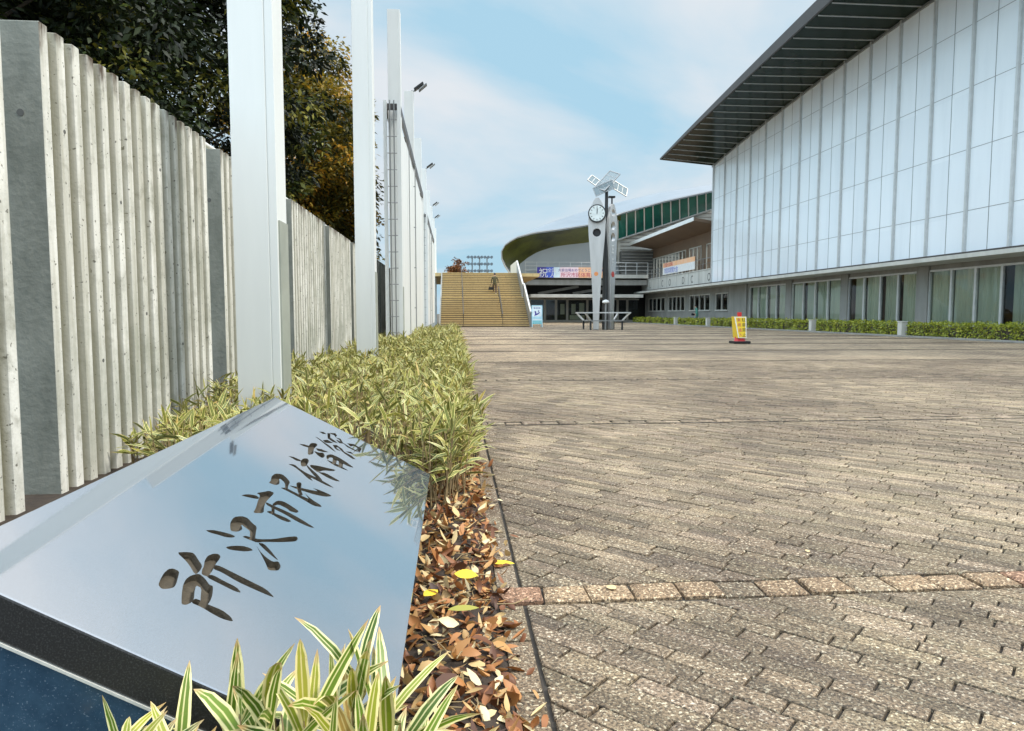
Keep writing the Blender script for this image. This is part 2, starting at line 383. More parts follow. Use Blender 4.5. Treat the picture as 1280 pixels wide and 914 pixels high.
# ------------------------------------------------------------------ world, sun
SUN_EL, SUN_AZ = R(50), R(104)           # azimuth measured from +Y towards +X
def world():
    w = bpy.data.worlds.new('World'); S.world = w; w.use_nodes = True; t = w.node_tree; n = t.nodes; l = t.links
    bg = n['Background']; bg.inputs['Strength'].default_value = .1
    sky = n.new('ShaderNodeTexSky'); sky.sky_type = 'NISHITA'; sky.sun_disc = False; sky.sun_elevation = SUN_EL; sky.sun_rotation = SUN_AZ
    sky.air_density = 1.2; sky.dust_density = 2.0
    tc = n.new('ShaderNodeTexCoord'); sep = n.new('ShaderNodeSeparateXYZ'); l.new(tc.outputs['Generated'], sep.inputs[0])
    # flatten clouds towards the horizon
    zz = n.new('ShaderNodeMath'); zz.operation = 'ADD'; zz.inputs[1].default_value = .28; l.new(sep.outputs['Z'], zz.inputs[0])
    dv = n.new('ShaderNodeVectorMath'); dv.operation = 'DIVIDE'; l.new(tc.outputs['Generated'], dv.inputs[0])
    cb = n.new('ShaderNodeCombineXYZ'); [l.new(zz.outputs[0], cb.inputs[i]) for i in range(3)]; l.new(cb.outputs[0], dv.inputs[1])
    no = n.new('ShaderNodeTexNoise'); no.inputs['Scale'].default_value = 1.15; no.inputs['Detail'].default_value = 7; no.inputs['Roughness'].default_value = .52
    no.inputs['Distortion'].default_value = .35; of = n.new('ShaderNodeVectorMath'); of.operation = 'ADD'; of.inputs[1].default_value = (7.7, 5.1, 0); l.new(dv.outputs[0], of.inputs[0]); l.new(of.outputs[0], no.inputs['Vector'])
    rp = n.new('ShaderNodeValToRGB'); rp.color_ramp.elements[0].position = .43; rp.color_ramp.elements[1].position = .62
    rp.color_ramp.elements[0].color = (.06,)*3+(1,); rp.color_ramp.elements[1].color = (1, 1, 1, 1); l.new(no.outputs['Fac'], rp.inputs[0])
    # overcast sky is brighter overhead (cloud layer): value rises with elevation
    br = n.new('ShaderNodeMapRange'); br.inputs['From Min'].default_value = .40; br.inputs['From Max'].default_value = 1; br.inputs['To Min'].default_value = .0; br.inputs['To Max'].default_value = 1
    l.new(sep.outputs['Z'], br.inputs['Value'])
    cl = n.new('ShaderNodeMix'); cl.data_type = 'RGBA'; l.new(br.outputs[0], cl.inputs[0]); cl.inputs[6].default_value = (4.75, 5.05, 5.35, 1); cl.inputs[7].default_value = (15.5, 15.7, 16, 1)
    bl = n.new('ShaderNodeMix'); bl.data_type = 'RGBA'; l.new(br.outputs[0], bl.inputs[0]); bl.inputs[6].default_value = (2.5, 4.15, 5.2, 1); bl.inputs[7].default_value = (9.5, 11.0, 13.0, 1)
    ad = n.new('ShaderNodeMix'); ad.data_type = 'RGBA'; ad.inputs[0].default_value = .93; l.new(sky.outputs[0], ad.inputs[6]); l.new(bl.outputs[2], ad.inputs[7])
    mx = n.new('ShaderNodeMix'); mx.data_type = 'RGBA'; l.new(rp.outputs[0], mx.inputs[0]); l.new(ad.outputs[2], mx.inputs[6]); l.new(cl.outputs[2], mx.inputs[7])
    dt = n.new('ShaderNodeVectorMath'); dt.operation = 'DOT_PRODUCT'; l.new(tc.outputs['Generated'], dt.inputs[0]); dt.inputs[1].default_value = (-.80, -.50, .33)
    gn = n.new('ShaderNodeMapRange'); gn.inputs['From Min'].default_value = .12; gn.inputs['From Max'].default_value = .9; gn.inputs['To Min'].default_value = 1; gn.inputs['To Max'].default_value = 2.3; l.new(dt.outputs['Value'], gn.inputs['Value'])  # unseen brighter sky lobe behind left, added to lift the white wall
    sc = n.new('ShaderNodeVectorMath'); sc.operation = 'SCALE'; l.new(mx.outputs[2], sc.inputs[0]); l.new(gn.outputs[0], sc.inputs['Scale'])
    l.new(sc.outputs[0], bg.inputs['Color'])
    sd = bpy.data.lights.new('sun', 'SUN'); sd.energy = 2.3; sd.angle = R(10); sd.color = (1, .95, .86)
    so = bpy.data.objects.new('sun', sd); COL.objects.link(so)
    d = Vector((math.sin(SUN_AZ)*math.cos(SUN_EL), math.cos(SUN_AZ)*math.cos(SUN_EL), math.sin(SUN_EL)))
    so.rotation_euler = d.to_track_quat('Z', 'Y').to_euler(); so.location = (30, -20, 40)
    S.view_settings.view_transform = 'Standard'; S.view_settings.look = 'None'; S.view_settings.exposure = .70; S.view_settings.gamma = 1
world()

# ------------------------------------------------------------------ ground, plaza
def ground():
    m = MB(); m.add([(-900, -300, -.06), (900, -300, -.06), (900, 1500, -.06), (-900, 1500, -.06)], [(0, 1, 2, 3)])
    tag(m.build('ground', 'earth', fix=False), kind='structure')
    m = MB(); m.add([(-2.6, -2, -.03), (.14, -2, -.03), (.14, 52, -.03), (-2.6, 52, -.03)], [(0, 1, 2, 3)])
    tag(m.build('planting_bed', 'soil', fix=False), kind='structure')
    m = MB(); m.add([(.14, -2, -.012), (19.4, -2, -.012), (19.4, 82, -.012), (.14, 82, -.012)], [(0, 1, 2, 3)])
    tag(m.build('paving_bedding', 'joint_sand', fix=False), kind='structure')
ground()
BANDS = [2.395, 6.25, 10.35, 14.35, 18.4, 22.4, 26.5, 30.5, 34.5, 38.6, 42.6, 46.6, 50.4]
def clip(poly, axis, val, keep_gt):
    out = []
    for i in range(len(poly)):
        a, b = poly[i], poly[(i+1) % len(poly)]
        ia = (a[axis] > val) == keep_gt; ib = (b[axis] > val) == keep_gt
        if ia: out.append(a)
        if ia != ib:
            t = (val-a[axis])/(b[axis]-a[axis]); out.append((a[0]+(b[0]-a[0])*t, a[1]+(b[1]-a[1])*t))
    return out
def paver_mesh(name, polys, z=.0, gap=.004, bev=.006, rough=.0025):
    vs = []; fs = []; tint = []
    for poly, tn in polys:
        n = len(poly); cx = sum(p[0] for p in poly)/n; cy = sum(p[1] for p in poly)/n
        ar = abs(sum(poly[i][0]*poly[(i+1) % n][1]-poly[(i+1) % n][0]*poly[i][1] for i in range(n)))/2
        if n < 3 or ar < .0004: continue
        def inset(d):
            out = []
            for p in poly:
                dx, dy = cx-p[0], cy-p[1]; L = math.hypot(dx, dy)+1e-6; k = min(d*1.5, L*.5)/L; out.append((p[0]+dx*k, p[1]+dy*k))
            return out
        h = z + random.uniform(-rough, rough); tx = random.uniform(-.004, .004); ty = random.uniform(-.004, .004)
        zf = lambda p: h + (p[0]-cx)*tx*2 + (p[1]-cy)*ty*2
        b = len(vs); o1 = inset(gap/2); o2 = inset(gap/2+bev)
        vs += [(p[0], p[1], -.011) for p in o1] + [(p[0], p[1], zf(p)-bev*.7) for p in o1] + [(p[0], p[1], zf(p)) for p in o2]
        for i in range(n):
            j = (i+1) % n; fs += [(b+i, b+j, b+n+j, b+n+i), (b+n+i, b+n+j, b+2*n+j, b+2*n+i)]
        fs.append(tuple(b+2*n+i for i in range(n))); tint += [tn]*(3*n)
    me = bpy.data.meshes.new(name); me.from_pydata(vs, [], fs); me.materials.append(MATS['paver'])
    ca = me.color_attributes.new('tint', 'FLOAT_COLOR', 'POINT'); ca.data.foreach_set('color', np.array([(*t, 1) for t in tint]).ravel())
    bm = bmesh.new(); bm.from_mesh(me); bmesh.ops.recalc_face_normals(bm, faces=bm.faces); bm.to_mesh(me); bm.free()
    o = bpy.data.objects.new(name, me); COL.objects.link(o); return tag(o, kind='structure')
def plaza():
    # edge course, setts bands, diagonal pavers
    XE, XJ, XR = .150, .238, 19.1
    tone = lambda a=.72, b=1.18: (lambda k: (k, k*random.uniform(.97, 1.01), k*random.uniform(.92, 1.0)))(random.uniform(a, b))
    polys = []
    prev = .9
    for b in BANDS[:8]:
        y = prev
        while y < b-.085:
            y2 = min(y+.29, b-.078); polys.append(([(XE, y), (XJ-.006, y), (XJ-.006, y2), (XE, y2)], tone(.95, 1.25))); y = y2
        prev = b+.078
    paver_mesh('edge_course', polys)
    polys = []
    for b in BANDS[:6]:
        x = XE
        while x < (7 if b < 7 else 19):
            w = random.uniform(.15, .18); k = random.random()
            t = ((1.25, .92, .82) if k < .13 else (1.35, 1.22, 1.08) if k < .5 else tone(.9, 1.25)) if b < 5 else (tone(.8, 1.2))
            j = lambda: random.uniform(-.005, .005)
            polys.append(([(x+j(), b-.066+j()), (x+w+j(), b-.066+j()), (x+w+j(), b+.066+j()), (x+j(), b+.066+j())], t)); x += w
    paver_mesh('sett_band', polys, .006, .009, .01, .004)
    polys = []; W, L = .066, .235; c = math.sqrt(.5)
    prev = .75
    for bi, b in enumerate(BANDS[:4]):
        y0, y1 = prev, b-.08; prev = b+.08
        x1 = min(XR, 1.2 + y1*.92)
        us = [(x-y)*c for x in (XJ, x1) for y in (y0, y1)]; vv = [(x+y)*c for x in (XJ, x1) for y in (y0, y1)]
        r = int(min(vv)//W)
        while r*W < max(vv):
            u = min(us) - random.uniform(0, L)
            while u < max(us):
                ln = L*random.choice((1, 1, 1, .68, 1.3)); a = [(u, r*W), (u+ln, r*W), (u+ln, r*W+W), (u, r*W+W)]; u += ln
                p = [((q[0]+q[1])*c, (q[1]-q[0])*c) for q in a]
                if max(q[0] for q in p) < XJ or min(q[0] for q in p) > x1 or max(q[1] for q in p) < y0 or min(q[1] for q in p) > y1: continue
                for ax, val, gt in ((0, XJ+.004, True), (0, x1, False), (1, y0, True), (1, y1, False)):
                    p = clip(p, ax, val, gt)
                    if len(p) < 3: break
                if len(p) >= 3: polys.append((p, tone(.6, 1.25)))
            r += 1
    paver_mesh('plaza_paving', polys, .0, .0055, .004, .0026)
    # far paving sheet and far bands
    m = MB(); prev = .0
    m.add([(XJ, 14.43, -.004), (19.1, 14.43, -.004), (19.1, 82, -.004), (XJ, 82, -.004)], [(0, 1, 2, 3)])
    for k, b in enumerate(BANDS[:3]):      # right of the laid pavers
        y1 = BANDS[k+1]; m.add([(1.2+y1*.92-.14 if k < 3 else 0, b, -.004), (19.1, b, -.004), (19.1, y1, -.004), (1.2+y1*.92-.14, y1, -.004)], [(0, 1, 2, 3)])
    m.add([(1.2+2.3*.92, -2, -.004), (19.1, -2, -.004), (19.1, 2.395, -.004), (1.2+2.3*.92, 2.395, -.004)], [(0, 1, 2, 3)])
    tag(m.build('plaza', 'far_paver', fix=False), kind='structure')
    m = MB()
    for b in BANDS[1:]:
        w = .011 if b < 12 else .018; m.box(XJ, 19.1, b-.078-w, b-.078+w, -.01, .004); m.box(XJ, 19.1, b+.075-w*.6, b+.075+w*.6, -.01, .004)
    tag(m.build('paving_joint', 'joint_sand'), kind='structure')
    m = MB(); y = 12.
    while y < 78: m.box(19.1, 19.25, y, y+1.19, -.02, .07); y += 1.2
    tag(m.build('kerb', 'grey_concrete', bevel=.012), kind='structure')
    m = MB(); m.add([(19.25, 10, .05), (22.4, 10, .05), (22.4, 80, .05), (19.25, 80, .05)], [(0, 1, 2, 3)])
    tag(m.build('path', 'grey_concrete', fix=False), kind='structure')
plaza()

# ------------------------------------------------------------------ engraved stone
def stone():
    ZR, ZL = .22, 1-.78/1.98
    Rr, Fr, Bl, Ll = at(534, 592, Z=ZR), at(489, 976, Z=ZR), at(345, 497, Z=ZL), at(-58, 681, Z=ZL)
    xr = -.118; xl = -.845; y0, y1 = 1.16, 3.36
    ang = math.atan2(ZL-ZR, xr-xl); n = Vector((math.sin(ang), 0, math.cos(ang)))
    p0 = Vector((xr, y0, ZR)); th = .072
    st = thing('name_stone', 'tilted polished granite slab engraved with a row of brush-written characters, in the left foreground bed', 'monument', (-.48, 2.25, 0))
    # slab
    m = MB(); q = [(xr, y0, ZR), (xr, y1, ZR), (xl, y1, ZL), (xl, y0, ZL)]
    m.prism([Vector(a) for a in q], -n*th, 0)
    slab = m.build('slab', ['polished_granite', 'granite_edge', 'engraving'], st)
    for p in slab.data.polygons: p.material_index = 0 if p.normal.dot(n) > .9 else 1
    bv = slab.modifiers.new('bevel', 'BEVEL'); bv.width = .004; bv.segments = 2; bv.limit_method = 'ANGLE'
    A = lambda pts, ox, oy, sc: [(ox+a/sc, oy+b/sc) for a, b in pts]
    ST = []
    a = lambda *p: ST.append(A(p, 190, 670, 8.0)); b = lambda *p: ST.append(A(p, 250, 590, 7.03)); c = lambda *p: ST.append(A(p, 320, 530, 8.307)); d = lambda *p: ST.append(A(p, 370, 525, 12.19))
    a((62, 490), (85, 430), (120, 370), (165, 330), (215, 325), (275, 355), (262, 410), (245, 475), (220, 515), (160, 530), (95, 530))
    a((248, 165), (330, 160), (400, 165), (430, 185), (460, 235), (505, 300), (480, 350), (440, 385), (415, 365), (385, 310), (340, 250))
    a((525, 250), (555, 200), (610, 178), (660, 178), (688, 205), (670, 240), (640, 275), (610, 340), (560, 410), (495, 385), (500, 340), (520, 300))
    a((625, 290), (680, 300), (800, 360), (1000, 460), (1140, 530), (1230, 620), (1150, 590), (1000, 525), (850, 455), (700, 365), (610, 330))
    a((585, 385), (640, 405), (700, 440), (850, 515), (895, 570), (830, 555), (700, 490), (540, 410))
    a((295, 685), (295, 620), (300, 560), (310, 490), (340, 430), (390, 395), (470, 375), (530, 425), (575, 490), (612, 500), (605, 590), (580, 660), (530, 712), (485, 705), (485, 620), (495, 520), (440, 495), (425, 560), (420, 630), (395, 665), (345, 690))
    a((430, 625), (480, 642), (560, 685), (700, 740), (790, 810), (815, 860), (700, 830), (580, 765), (500, 715), (385, 665))
    b((45, 512), (120, 510), (200, 528), (265, 545), (312, 565), (290, 578), (230, 575), (150, 550), (90, 535))
    b((222, 660), (290, 648), (380, 650), (440, 668), (470, 690), (400, 700), (300, 690), (250, 680))
    b((270, 520), (264, 480), (268, 440), (300, 395), (370, 388), (420, 405), (460, 450), (500, 480), (490, 540), (485, 590), (445, 605), (438, 560), (440, 520), (400, 490), (360, 460), (375, 505), (330, 527))
    b((370, 570), (400, 560), (450, 575), (520, 592), (650, 590), (760, 572), (850, 565), (862, 590), (840, 612), (700, 618), (560, 615), (500, 622), (440, 598))
    b((505, 622), (560, 628), (620, 690), (695, 785), (640, 745), (575, 690))
    b((490, 640), (530, 700), (580, 750), (640, 790), (690, 785), (712, 830), (690, 868), (600, 865), (580, 810), (545, 740))
    b((355, 205), (420, 195), (490, 205), (520, 225), (510, 240), (430, 225))
    b((495, 185), (560, 175), (610, 165), (655, 185), (610, 230), (575, 270), (562, 315), (560, 362), (465, 362), (490, 320), (510, 250), (530, 205))
    b((632, 285), (680, 250), (740, 260), (820, 310), (870, 345), (850, 362), (790, 345), (770, 325), (690, 285), (650, 300))
    b((575, 262), (650, 298), (760, 345), (880, 410), (1015, 495), (960, 485), (850, 435), (750, 375), (640, 320), (585, 290))
    b((580, 350), (620, 340), (650, 360), (750, 400), (808, 435), (770, 442), (700, 415), (640, 377))
    b((628, 308), (656, 310), (656, 370), (629, 365))
    c((130, 610), (155, 590), (160, 545), (200, 515), (270, 520), (320, 560), (355, 605), (335, 640), (330, 675), (302, 668), (300, 610), (240, 560), (247, 625), (200, 637))
    c((250, 662), (310, 662), (400, 708), (500, 758), (600, 798), (670, 840), (685, 865), (600, 852), (500, 792), (400, 737), (310, 690))
    c((340, 638), (400, 648), (480, 666), (600, 693), (700, 703), (760, 730), (790, 750), (720, 757), (600, 732), (480, 694), (400, 668))
    c((418, 615), (445, 603), (475, 613), (466, 680), (490, 745), (445, 735), (428, 680))
    c((505, 718), (560, 768), (645, 830), (620, 842), (560, 793))
    c((590, 666), (650, 683), (720, 712), (700, 717), (640, 697))
    c((335, 333), (390, 342), (460, 373), (475, 392), (420, 382))
    c((462, 385), (490, 358), (535, 358), (552, 385), (520, 442), (468, 442))
    c((330, 416), (400, 420), (450, 463), (520, 508), (640, 563), (740, 618), (818, 668), (740, 643), (640, 593), (560, 552), (595, 597), (540, 567), (470, 502), (400, 447))
    c((522, 418), (570, 465), (640, 525), (695, 592), (660, 592), (590, 523), (530, 450))
    c((560, 423), (640, 433), (740, 457), (832, 478), (800, 492), (700, 482), (640, 505), (600, 472), (565, 447))
    c((640, 498), (720, 508), (800, 552), (882, 600), (820, 592), (740, 557), (680, 522))
    c((448, 208), (500, 212), (550, 228), (548, 247), (490, 230))
    c((545, 230), (570, 198), (620, 198), (642, 220), (598, 260), (598, 312), (538, 324), (540, 260))
    c((598, 278), (650, 298), (700, 298), (717, 335), (690, 357), (640, 327))
    c((620, 252), (680, 262), (757, 295), (700, 293), (640, 278))
    c((730, 325), (780, 313), (850, 342), (940, 397), (1022, 458), (960, 443), (860, 390), (790, 350), (760, 348), (750, 372), (733, 362))
    c((725, 368), (800, 397), (880, 437), (968, 490), (900, 468), (800, 425))
    c((800, 348), (842, 365), (832, 412), (793, 397)); c((860, 383), (907, 405), (897, 457), (856, 440))
    d((285, 252), (340, 273), (430, 342), (520, 397), (622, 503), (540, 450), (430, 364), (350, 297))
    d((408, 308), (480, 303), (572, 352), (500, 354), (440, 345))
    d((558, 380), (620, 383), (700, 438), (740, 490), (700, 480), (640, 420), (610, 420), (640, 445), (690, 475), (630, 462), (590, 432))
    d((690, 472), (740, 487), (850, 547), (912, 602), (860, 594), (740, 514))
    d((758, 478), (840, 488), (882, 527), (800, 502)); d((348, 178), (420, 183), (467, 217), (410, 213))
    d((478, 200), (522, 205), (524, 270), (645, 357), (560, 335), (483, 280))
    d((518, 198), (600, 203), (627, 240), (600, 264), (585, 235), (530, 215))
    d((598, 263), (680, 288), (724, 362), (660, 354), (605, 302), (640, 310), (680, 330), (660, 305))
    d((698, 337), (800, 400), (982, 502), (900, 474), (780, 414)); d((778, 355), (880, 368), (1002, 438), (972, 494), (930, 465), (955, 440), (880, 395), (830, 405))
    dg = bpy.context.evaluated_depsgraph_get()
    me = bpy.data.meshes.new_from_object(slab.evaluated_get(dg)); slab.modifiers.clear(); slab.data = me
    o_ = OFF[st.name]
    for k, s in enumerate(ST):
        if len(s) >= 6 and k < 40:
            s = [q for a, b in zip(s, s[1:]+s[:1]) for q in ((a[0]*.8+b[0]*.2, a[1]*.8+b[1]*.2), (a[0]*.2+b[0]*.8, a[1]*.2+b[1]*.8))]
        pts = [at_plane(x, y, p0, n) for x, y in s]
        cm = MB(); dep = .017 + .0004*(k % 5)
        cm.prism([p + n*.01 - o_ for p in pts], -n*(.01+dep), 0)
        co = cm.build('cutter', 'engraving'); co.data.materials.clear(); co.data.materials.append(MATS['polished_granite']); co.data.materials.append(MATS['granite_edge']); co.data.materials.append(MATS['engraving'])
        for p in co.data.polygons: p.material_index = 2
        slab2 = bpy.data.objects.new('tmp', slab.data); COL.objects.link(slab2)
        md = slab2.modifiers.new('b', 'BOOLEAN'); md.operation = 'DIFFERENCE'; md.object = co; md.solver = 'EXACT'
        bpy.context.view_layer.update(); dg = bpy.context.evaluated_depsgraph_get()
        me = bpy.data.meshes.new_from_object(slab2.evaluated_get(dg))
        if len(me.polygons) >= 6: slab.data = me
        bpy.data.objects.remove(slab2); bpy.data.objects.remove(co)
    slab.data.name = 'slab'
    # base block under the slab, set back a little
    bx0, bx1 = xl+.03, xr-.03; zt = lambda x: ZR + (xr-x)*math.tan(ang) - th/math.cos(ang)
    m = MB(); m.prism([(bx0, y0+.012, -.02), (bx1, y0+.012, -.02), (bx1, y0+.012, zt(bx1)), (bx0, y0+.012, zt(bx0))], (0, y1-y0-.03, 0))
    m.build('base', 'blue_granite', st)
    m = MB(); e = .009
    m.bar((bx0, y0+.004, zt(bx0)-.004), (bx1, y0+.004, zt(bx1)-.004), .010, .005)
    m.build('joint', 'pale_concrete', st)
stone()

# ------------------------------------------------------------------ fence panels, rail, posts
ORD = ['nearest', 'second', 'third', 'fourth', 'fifth', 'sixth', 'seventh', 'eighth', 'ninth', 'tenth', 'eleventh']
def fences():
    XF = -2.24; LEN, PITCHY, H = 2.56, 2.97, 2.59; ys = [1.22 if k == 0 else 1.15+PITCHY*k for k in range(12)]
    base = None
    for k, y in enumerate(ys):
        lab = ['ribbed concrete fence panel at the left edge of the view, only its far ribs showing', 'ribbed concrete fence panel directly behind the engraved stone, with a smooth dark near end',
               'ribbed concrete fence panel just behind the nearest white post'][k] if k < 3 else 'ribbed concrete fence panel, %s along the fence counting from the camera' % ORD[min(k, 10)]
        if k == 11: lab = 'ribbed concrete fence panel at the far end of the fence'
        if k == 0:
            t = thing('concrete_fence', lab, 'fence panel', (XF-.15, y, 0), 'ribbed concrete fence panels along the left side')
            m = MB(); pr = [(XF-.29, y), (XF-.29, y+LEN), (XF-.045, y+LEN)]
            nr = 15; p = LEN/(nr+.46); prof = []
            for i in range(nr):
                a = y + i*p
                prof += [(XF, a), (XF, a+p*.46), (XF-.06, a+p*.54), (XF-.06, a+p*.94)]
            prof += [(XF, y+nr*p), (XF, y+LEN)]
            poly = [(XF-.29, y), ] + [q for q in prof] + [(XF-.29, y+LEN)]
            m.prism([(a, b, -.05) for a, b in poly], (0, 0, H+.05), 0)
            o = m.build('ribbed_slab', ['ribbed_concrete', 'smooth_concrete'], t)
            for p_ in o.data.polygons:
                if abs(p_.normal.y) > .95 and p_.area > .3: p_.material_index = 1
            b_ = o.modifiers.new('bevel', 'BEVEL'); b_.width = .004; b_.segments = 1; b_.limit_method = 'ANGLE'; b_.angle_limit = R(40)
            m = MB()
            for dy, dz in ((.02, 2.15), (.02, .5)):
                pass
            for i, z in ((1, 2.05), (5, 1.75), (9, 2.1), (13, 1.8), (3, .7), (7, 1.0), (11, .75)):
                yy = y+i*p+p*.23; m = MB(); m.disc((XF-.004, yy, z), (1, 0, 0), .012, .006, 10); m.build('tie_hole', 'dark_concrete', t)
            m = MB(); m.disc((XF-.12, y+.004, 2.1), (0, -1, 0), .02, .006, 12); m.build('tie_hole', 'dark_concrete', t)
            base = t
        else:
            c = copy_tree(base); c.location = (XF-.15, y, 0); c['label'] = lab
    m = MB(); pts = [(-3.0, 6.55, 2.62), (-2.82, 6.62, 2.70), (-2.62, 6.82, 2.72), (-2.46, 7.15, 2.68), (-2.40, 7.6, 2.645), (-2.39, 8.2, 2.64)] + [(-2.39, 8.2+3*k, 2.64) for k in range(1, 10)]
    m.tube(pts, .024, 10)
    tag(m.build('fence_rail', 'white_tube', smooth=True), 'white tubular rail running along the tops of the fence panels, with a curved near end', 'rail')
fences()
PY = [5.56+6.69*k for k in range(10)]
def posts():
    base = None
    for k, y in enumerate(PY):
        xr = -1.35 - max(0, y-19)*.0047
        lab = {0: 'tall white square post nearest the camera, just behind the engraved stone', 1: 'tall white square post standing second, in front of the olive yellow tree',
               2: 'tall white square post whose flat top shows, with a ladder frame at its side'}.get(k, 'tall white square post, %s in the row counting from the camera' % ORD[k])
        if k == 9: lab = 'tall white square post at the far end of the row'
        if k == 0:
            t = thing('post', lab, 'post', (xr-.165, y+.155, 0), 'row of tall white posts')
            m = MB(); m.box(xr-.33, xr-.066, y, y+.31, 0, 8.9); m.box(xr-.06, xr, y+.003, y+.307, 0, 8.9); m.box(xr-.066, xr-.06, y+.006, y+.304, 0, 8.88)
            m.build('shaft', 'white_steel', t, bevel=.006)
            m = MB(); m.box(xr-.002, xr+.012, y+.03, y+.30, 0, 1.72); m.build('base_cover', 'cover_plate', t)
            base = t
        else:
            c = copy_tree(base); c.location = (xr-.165, y+.155, 0); c['label'] = lab
posts()
def lamps():
    base = None
    for k, side in ((3, 'fourth'), (5, 'sixth'), (7, 'eighth'), (8, 'ninth')):
        y = PY[k]; xr = -1.35 - max(0, y-19)*.0047; loc = (xr-.05, y+.155, 8.9 if k != 4 else 8.9)
        lab = 'small twin-slat floodlight fixed on top of the %s white post from the camera' % side
        if base is None:
            t = thing('floodlight', lab, 'floodlight', loc, 'floodlights on the white posts'); x, yy, z = loc
            m = MB(); m.bar((x, yy, z), (x+.16, yy, z+.10), .04); m.bar((x, yy-.1, z+.01), (x, yy+.1, z+.01), .05); m.build('bracket', 'grey_steel', t)
            m = MB(); m.obox((x+.24, yy, z+.20), ((1, 0, .75), (0, 1, 0), (-.75, 0, 1)), (.20, .15, .03)); m.build('lamp_head', 'dark_steel', t, bevel=.01)
            m = MB(); m.obox((x+.38, yy, z+.17), ((1, 0, .85), (0, 1, 0), (-.85, 0, 1)), (.18, .14, .018)); m.build('visor', 'grey_steel', t)
            base = t
        else:
            c = copy_tree(base); c.location = loc; c['label'] = lab
lamps()
def display_frame():
    base = None
    for k, (y0, y1) in enumerate(((PY[2]-.45, PY[4]-.1), (PY[5]-.45, PY[7]-.1))):
        lab = ['tall white framed board with a ladder, joined to the third white post', 'farther tall white framed board with a ladder, between the sixth and eighth white posts'][k]
        if base is None:
            t = thing('display_board', lab, 'board', (-1.6, y0, 0), 'tall white boards between the posts'); H = 6.45; xa, xb = -1.77, -1.325
            for x in (xa, xb-.09):
                for y in (y0, y1-.09): m = MB(); m.box(x, x+.09, y, y+.09, 0, H); m.build('upright', 'white_steel', t)
            for ya_, yb_ in ((y0+.95, PY[3]-.1), (PY[3]+.42, y1-.1)): m = MB(); m.box(xa+.1, xb-.04, ya_, yb_, .35, H-.5); m.build('board_panel', 'white_steel', t)
            m = MB()
            for x in (xa+.02, xb-.09): m.box(x, x+.07, y0+.09, y1-.09, H-.24, H-.02)
            for y in (y0+.1, y0+3.5, y1-.2): m.box(xa+.09, xb-.09, y, y+.08, H-.2, H-.05)
            m.build('top_beam', 'fascia_brown', t)
            m = MB()
            for x in (xa+.17, xb-.17): m.tube([(x, y0-.02, .35), (x, y0-.02, H)], .016, 8)
            z = .5
            while z < H-.1: m.tube([(xa+.10, y0-.02, z), (xb-.10, y0-.02, z)], .012, 6); z += .42
            m.build('ladder', 'grey_steel', t)
            m = MB(); m.tube([(xb+.02, y0+3, H-.3), (xb+.02, y0+3.0, .4)], .014, 6); m.tube([(xb+.02, y0+6.3, H-.3), (xb+.02, y0+6.3, .4)], .02, 6)
            for z in (1.2, 2.6, 4., 5.4): m.bar((xb-.05, y0+6.3, z), (xb+.04, y0+6.3, z), .03)
            m.build('cable_conduit', 'grey_steel', t)
            base = t
        else:
            c = copy_tree(base); c.location = (-1.6-.06, y0, 0); c['label'] = lab
display_frame()

# ------------------------------------------------------------------ bamboo grass
def bamboo_stems(xy, h, nl, Lr, Wr, tint0, low=False, stalk_r=.0022, up=(.15, 1.1)):
    """stems at xy with leaves; returns leaf arrays and a stalk builder"""
    B = []; D = []; L = []; W = []; T = []; DR = []; st = MB()
    for (x, y), hh in zip(xy, h):
        lean = np.array([random.gauss(0, .10), random.gauss(0, .10), 1.]); lean /= np.linalg.norm(lean)
        top = np.array([x, y, 0]) + lean*hh
        if stalk_r: st.tube([(x, y, -.02), tuple(np.array([x, y, 0])+lean*hh*.55), tuple(top)], [stalk_r*1.3, stalk_r, stalk_r*.6], 4, cap=False)
        n = random.randint(*nl); a0 = random.uniform(0, 6.28)
        for i in range(n):
            f = random.uniform(.35, 1.) if low else random.uniform(.72, 1.)
            az = a0 + i*2.4 + random.uniform(-.4, .4); el = random.uniform(*up)*(.6+.5*f)
            B.append(np.array([x, y, 0])+lean*hh*f); D.append([math.cos(az)*math.cos(el), math.sin(az)*math.cos(el), math.sin(el)])
            L.append(random.uniform(*Lr)); W.append(random.uniform(*Wr)); DR.append(random.uniform(.05, .5)); T.append(min(1, max(0, tint0 + random.gauss(0, .2) + (.25 if random.random() < .08 else 0))))
    return [np.array(q, float) for q in (B, D, L, W, T, DR)], st
def leaf_normal(D, spread=.5):
    up = np.array([0, 0, 1.]) + rng.normal(0, spread, D.shape); n = up - D*np.sum(up*D, 1, keepdims=True); return unit(n)
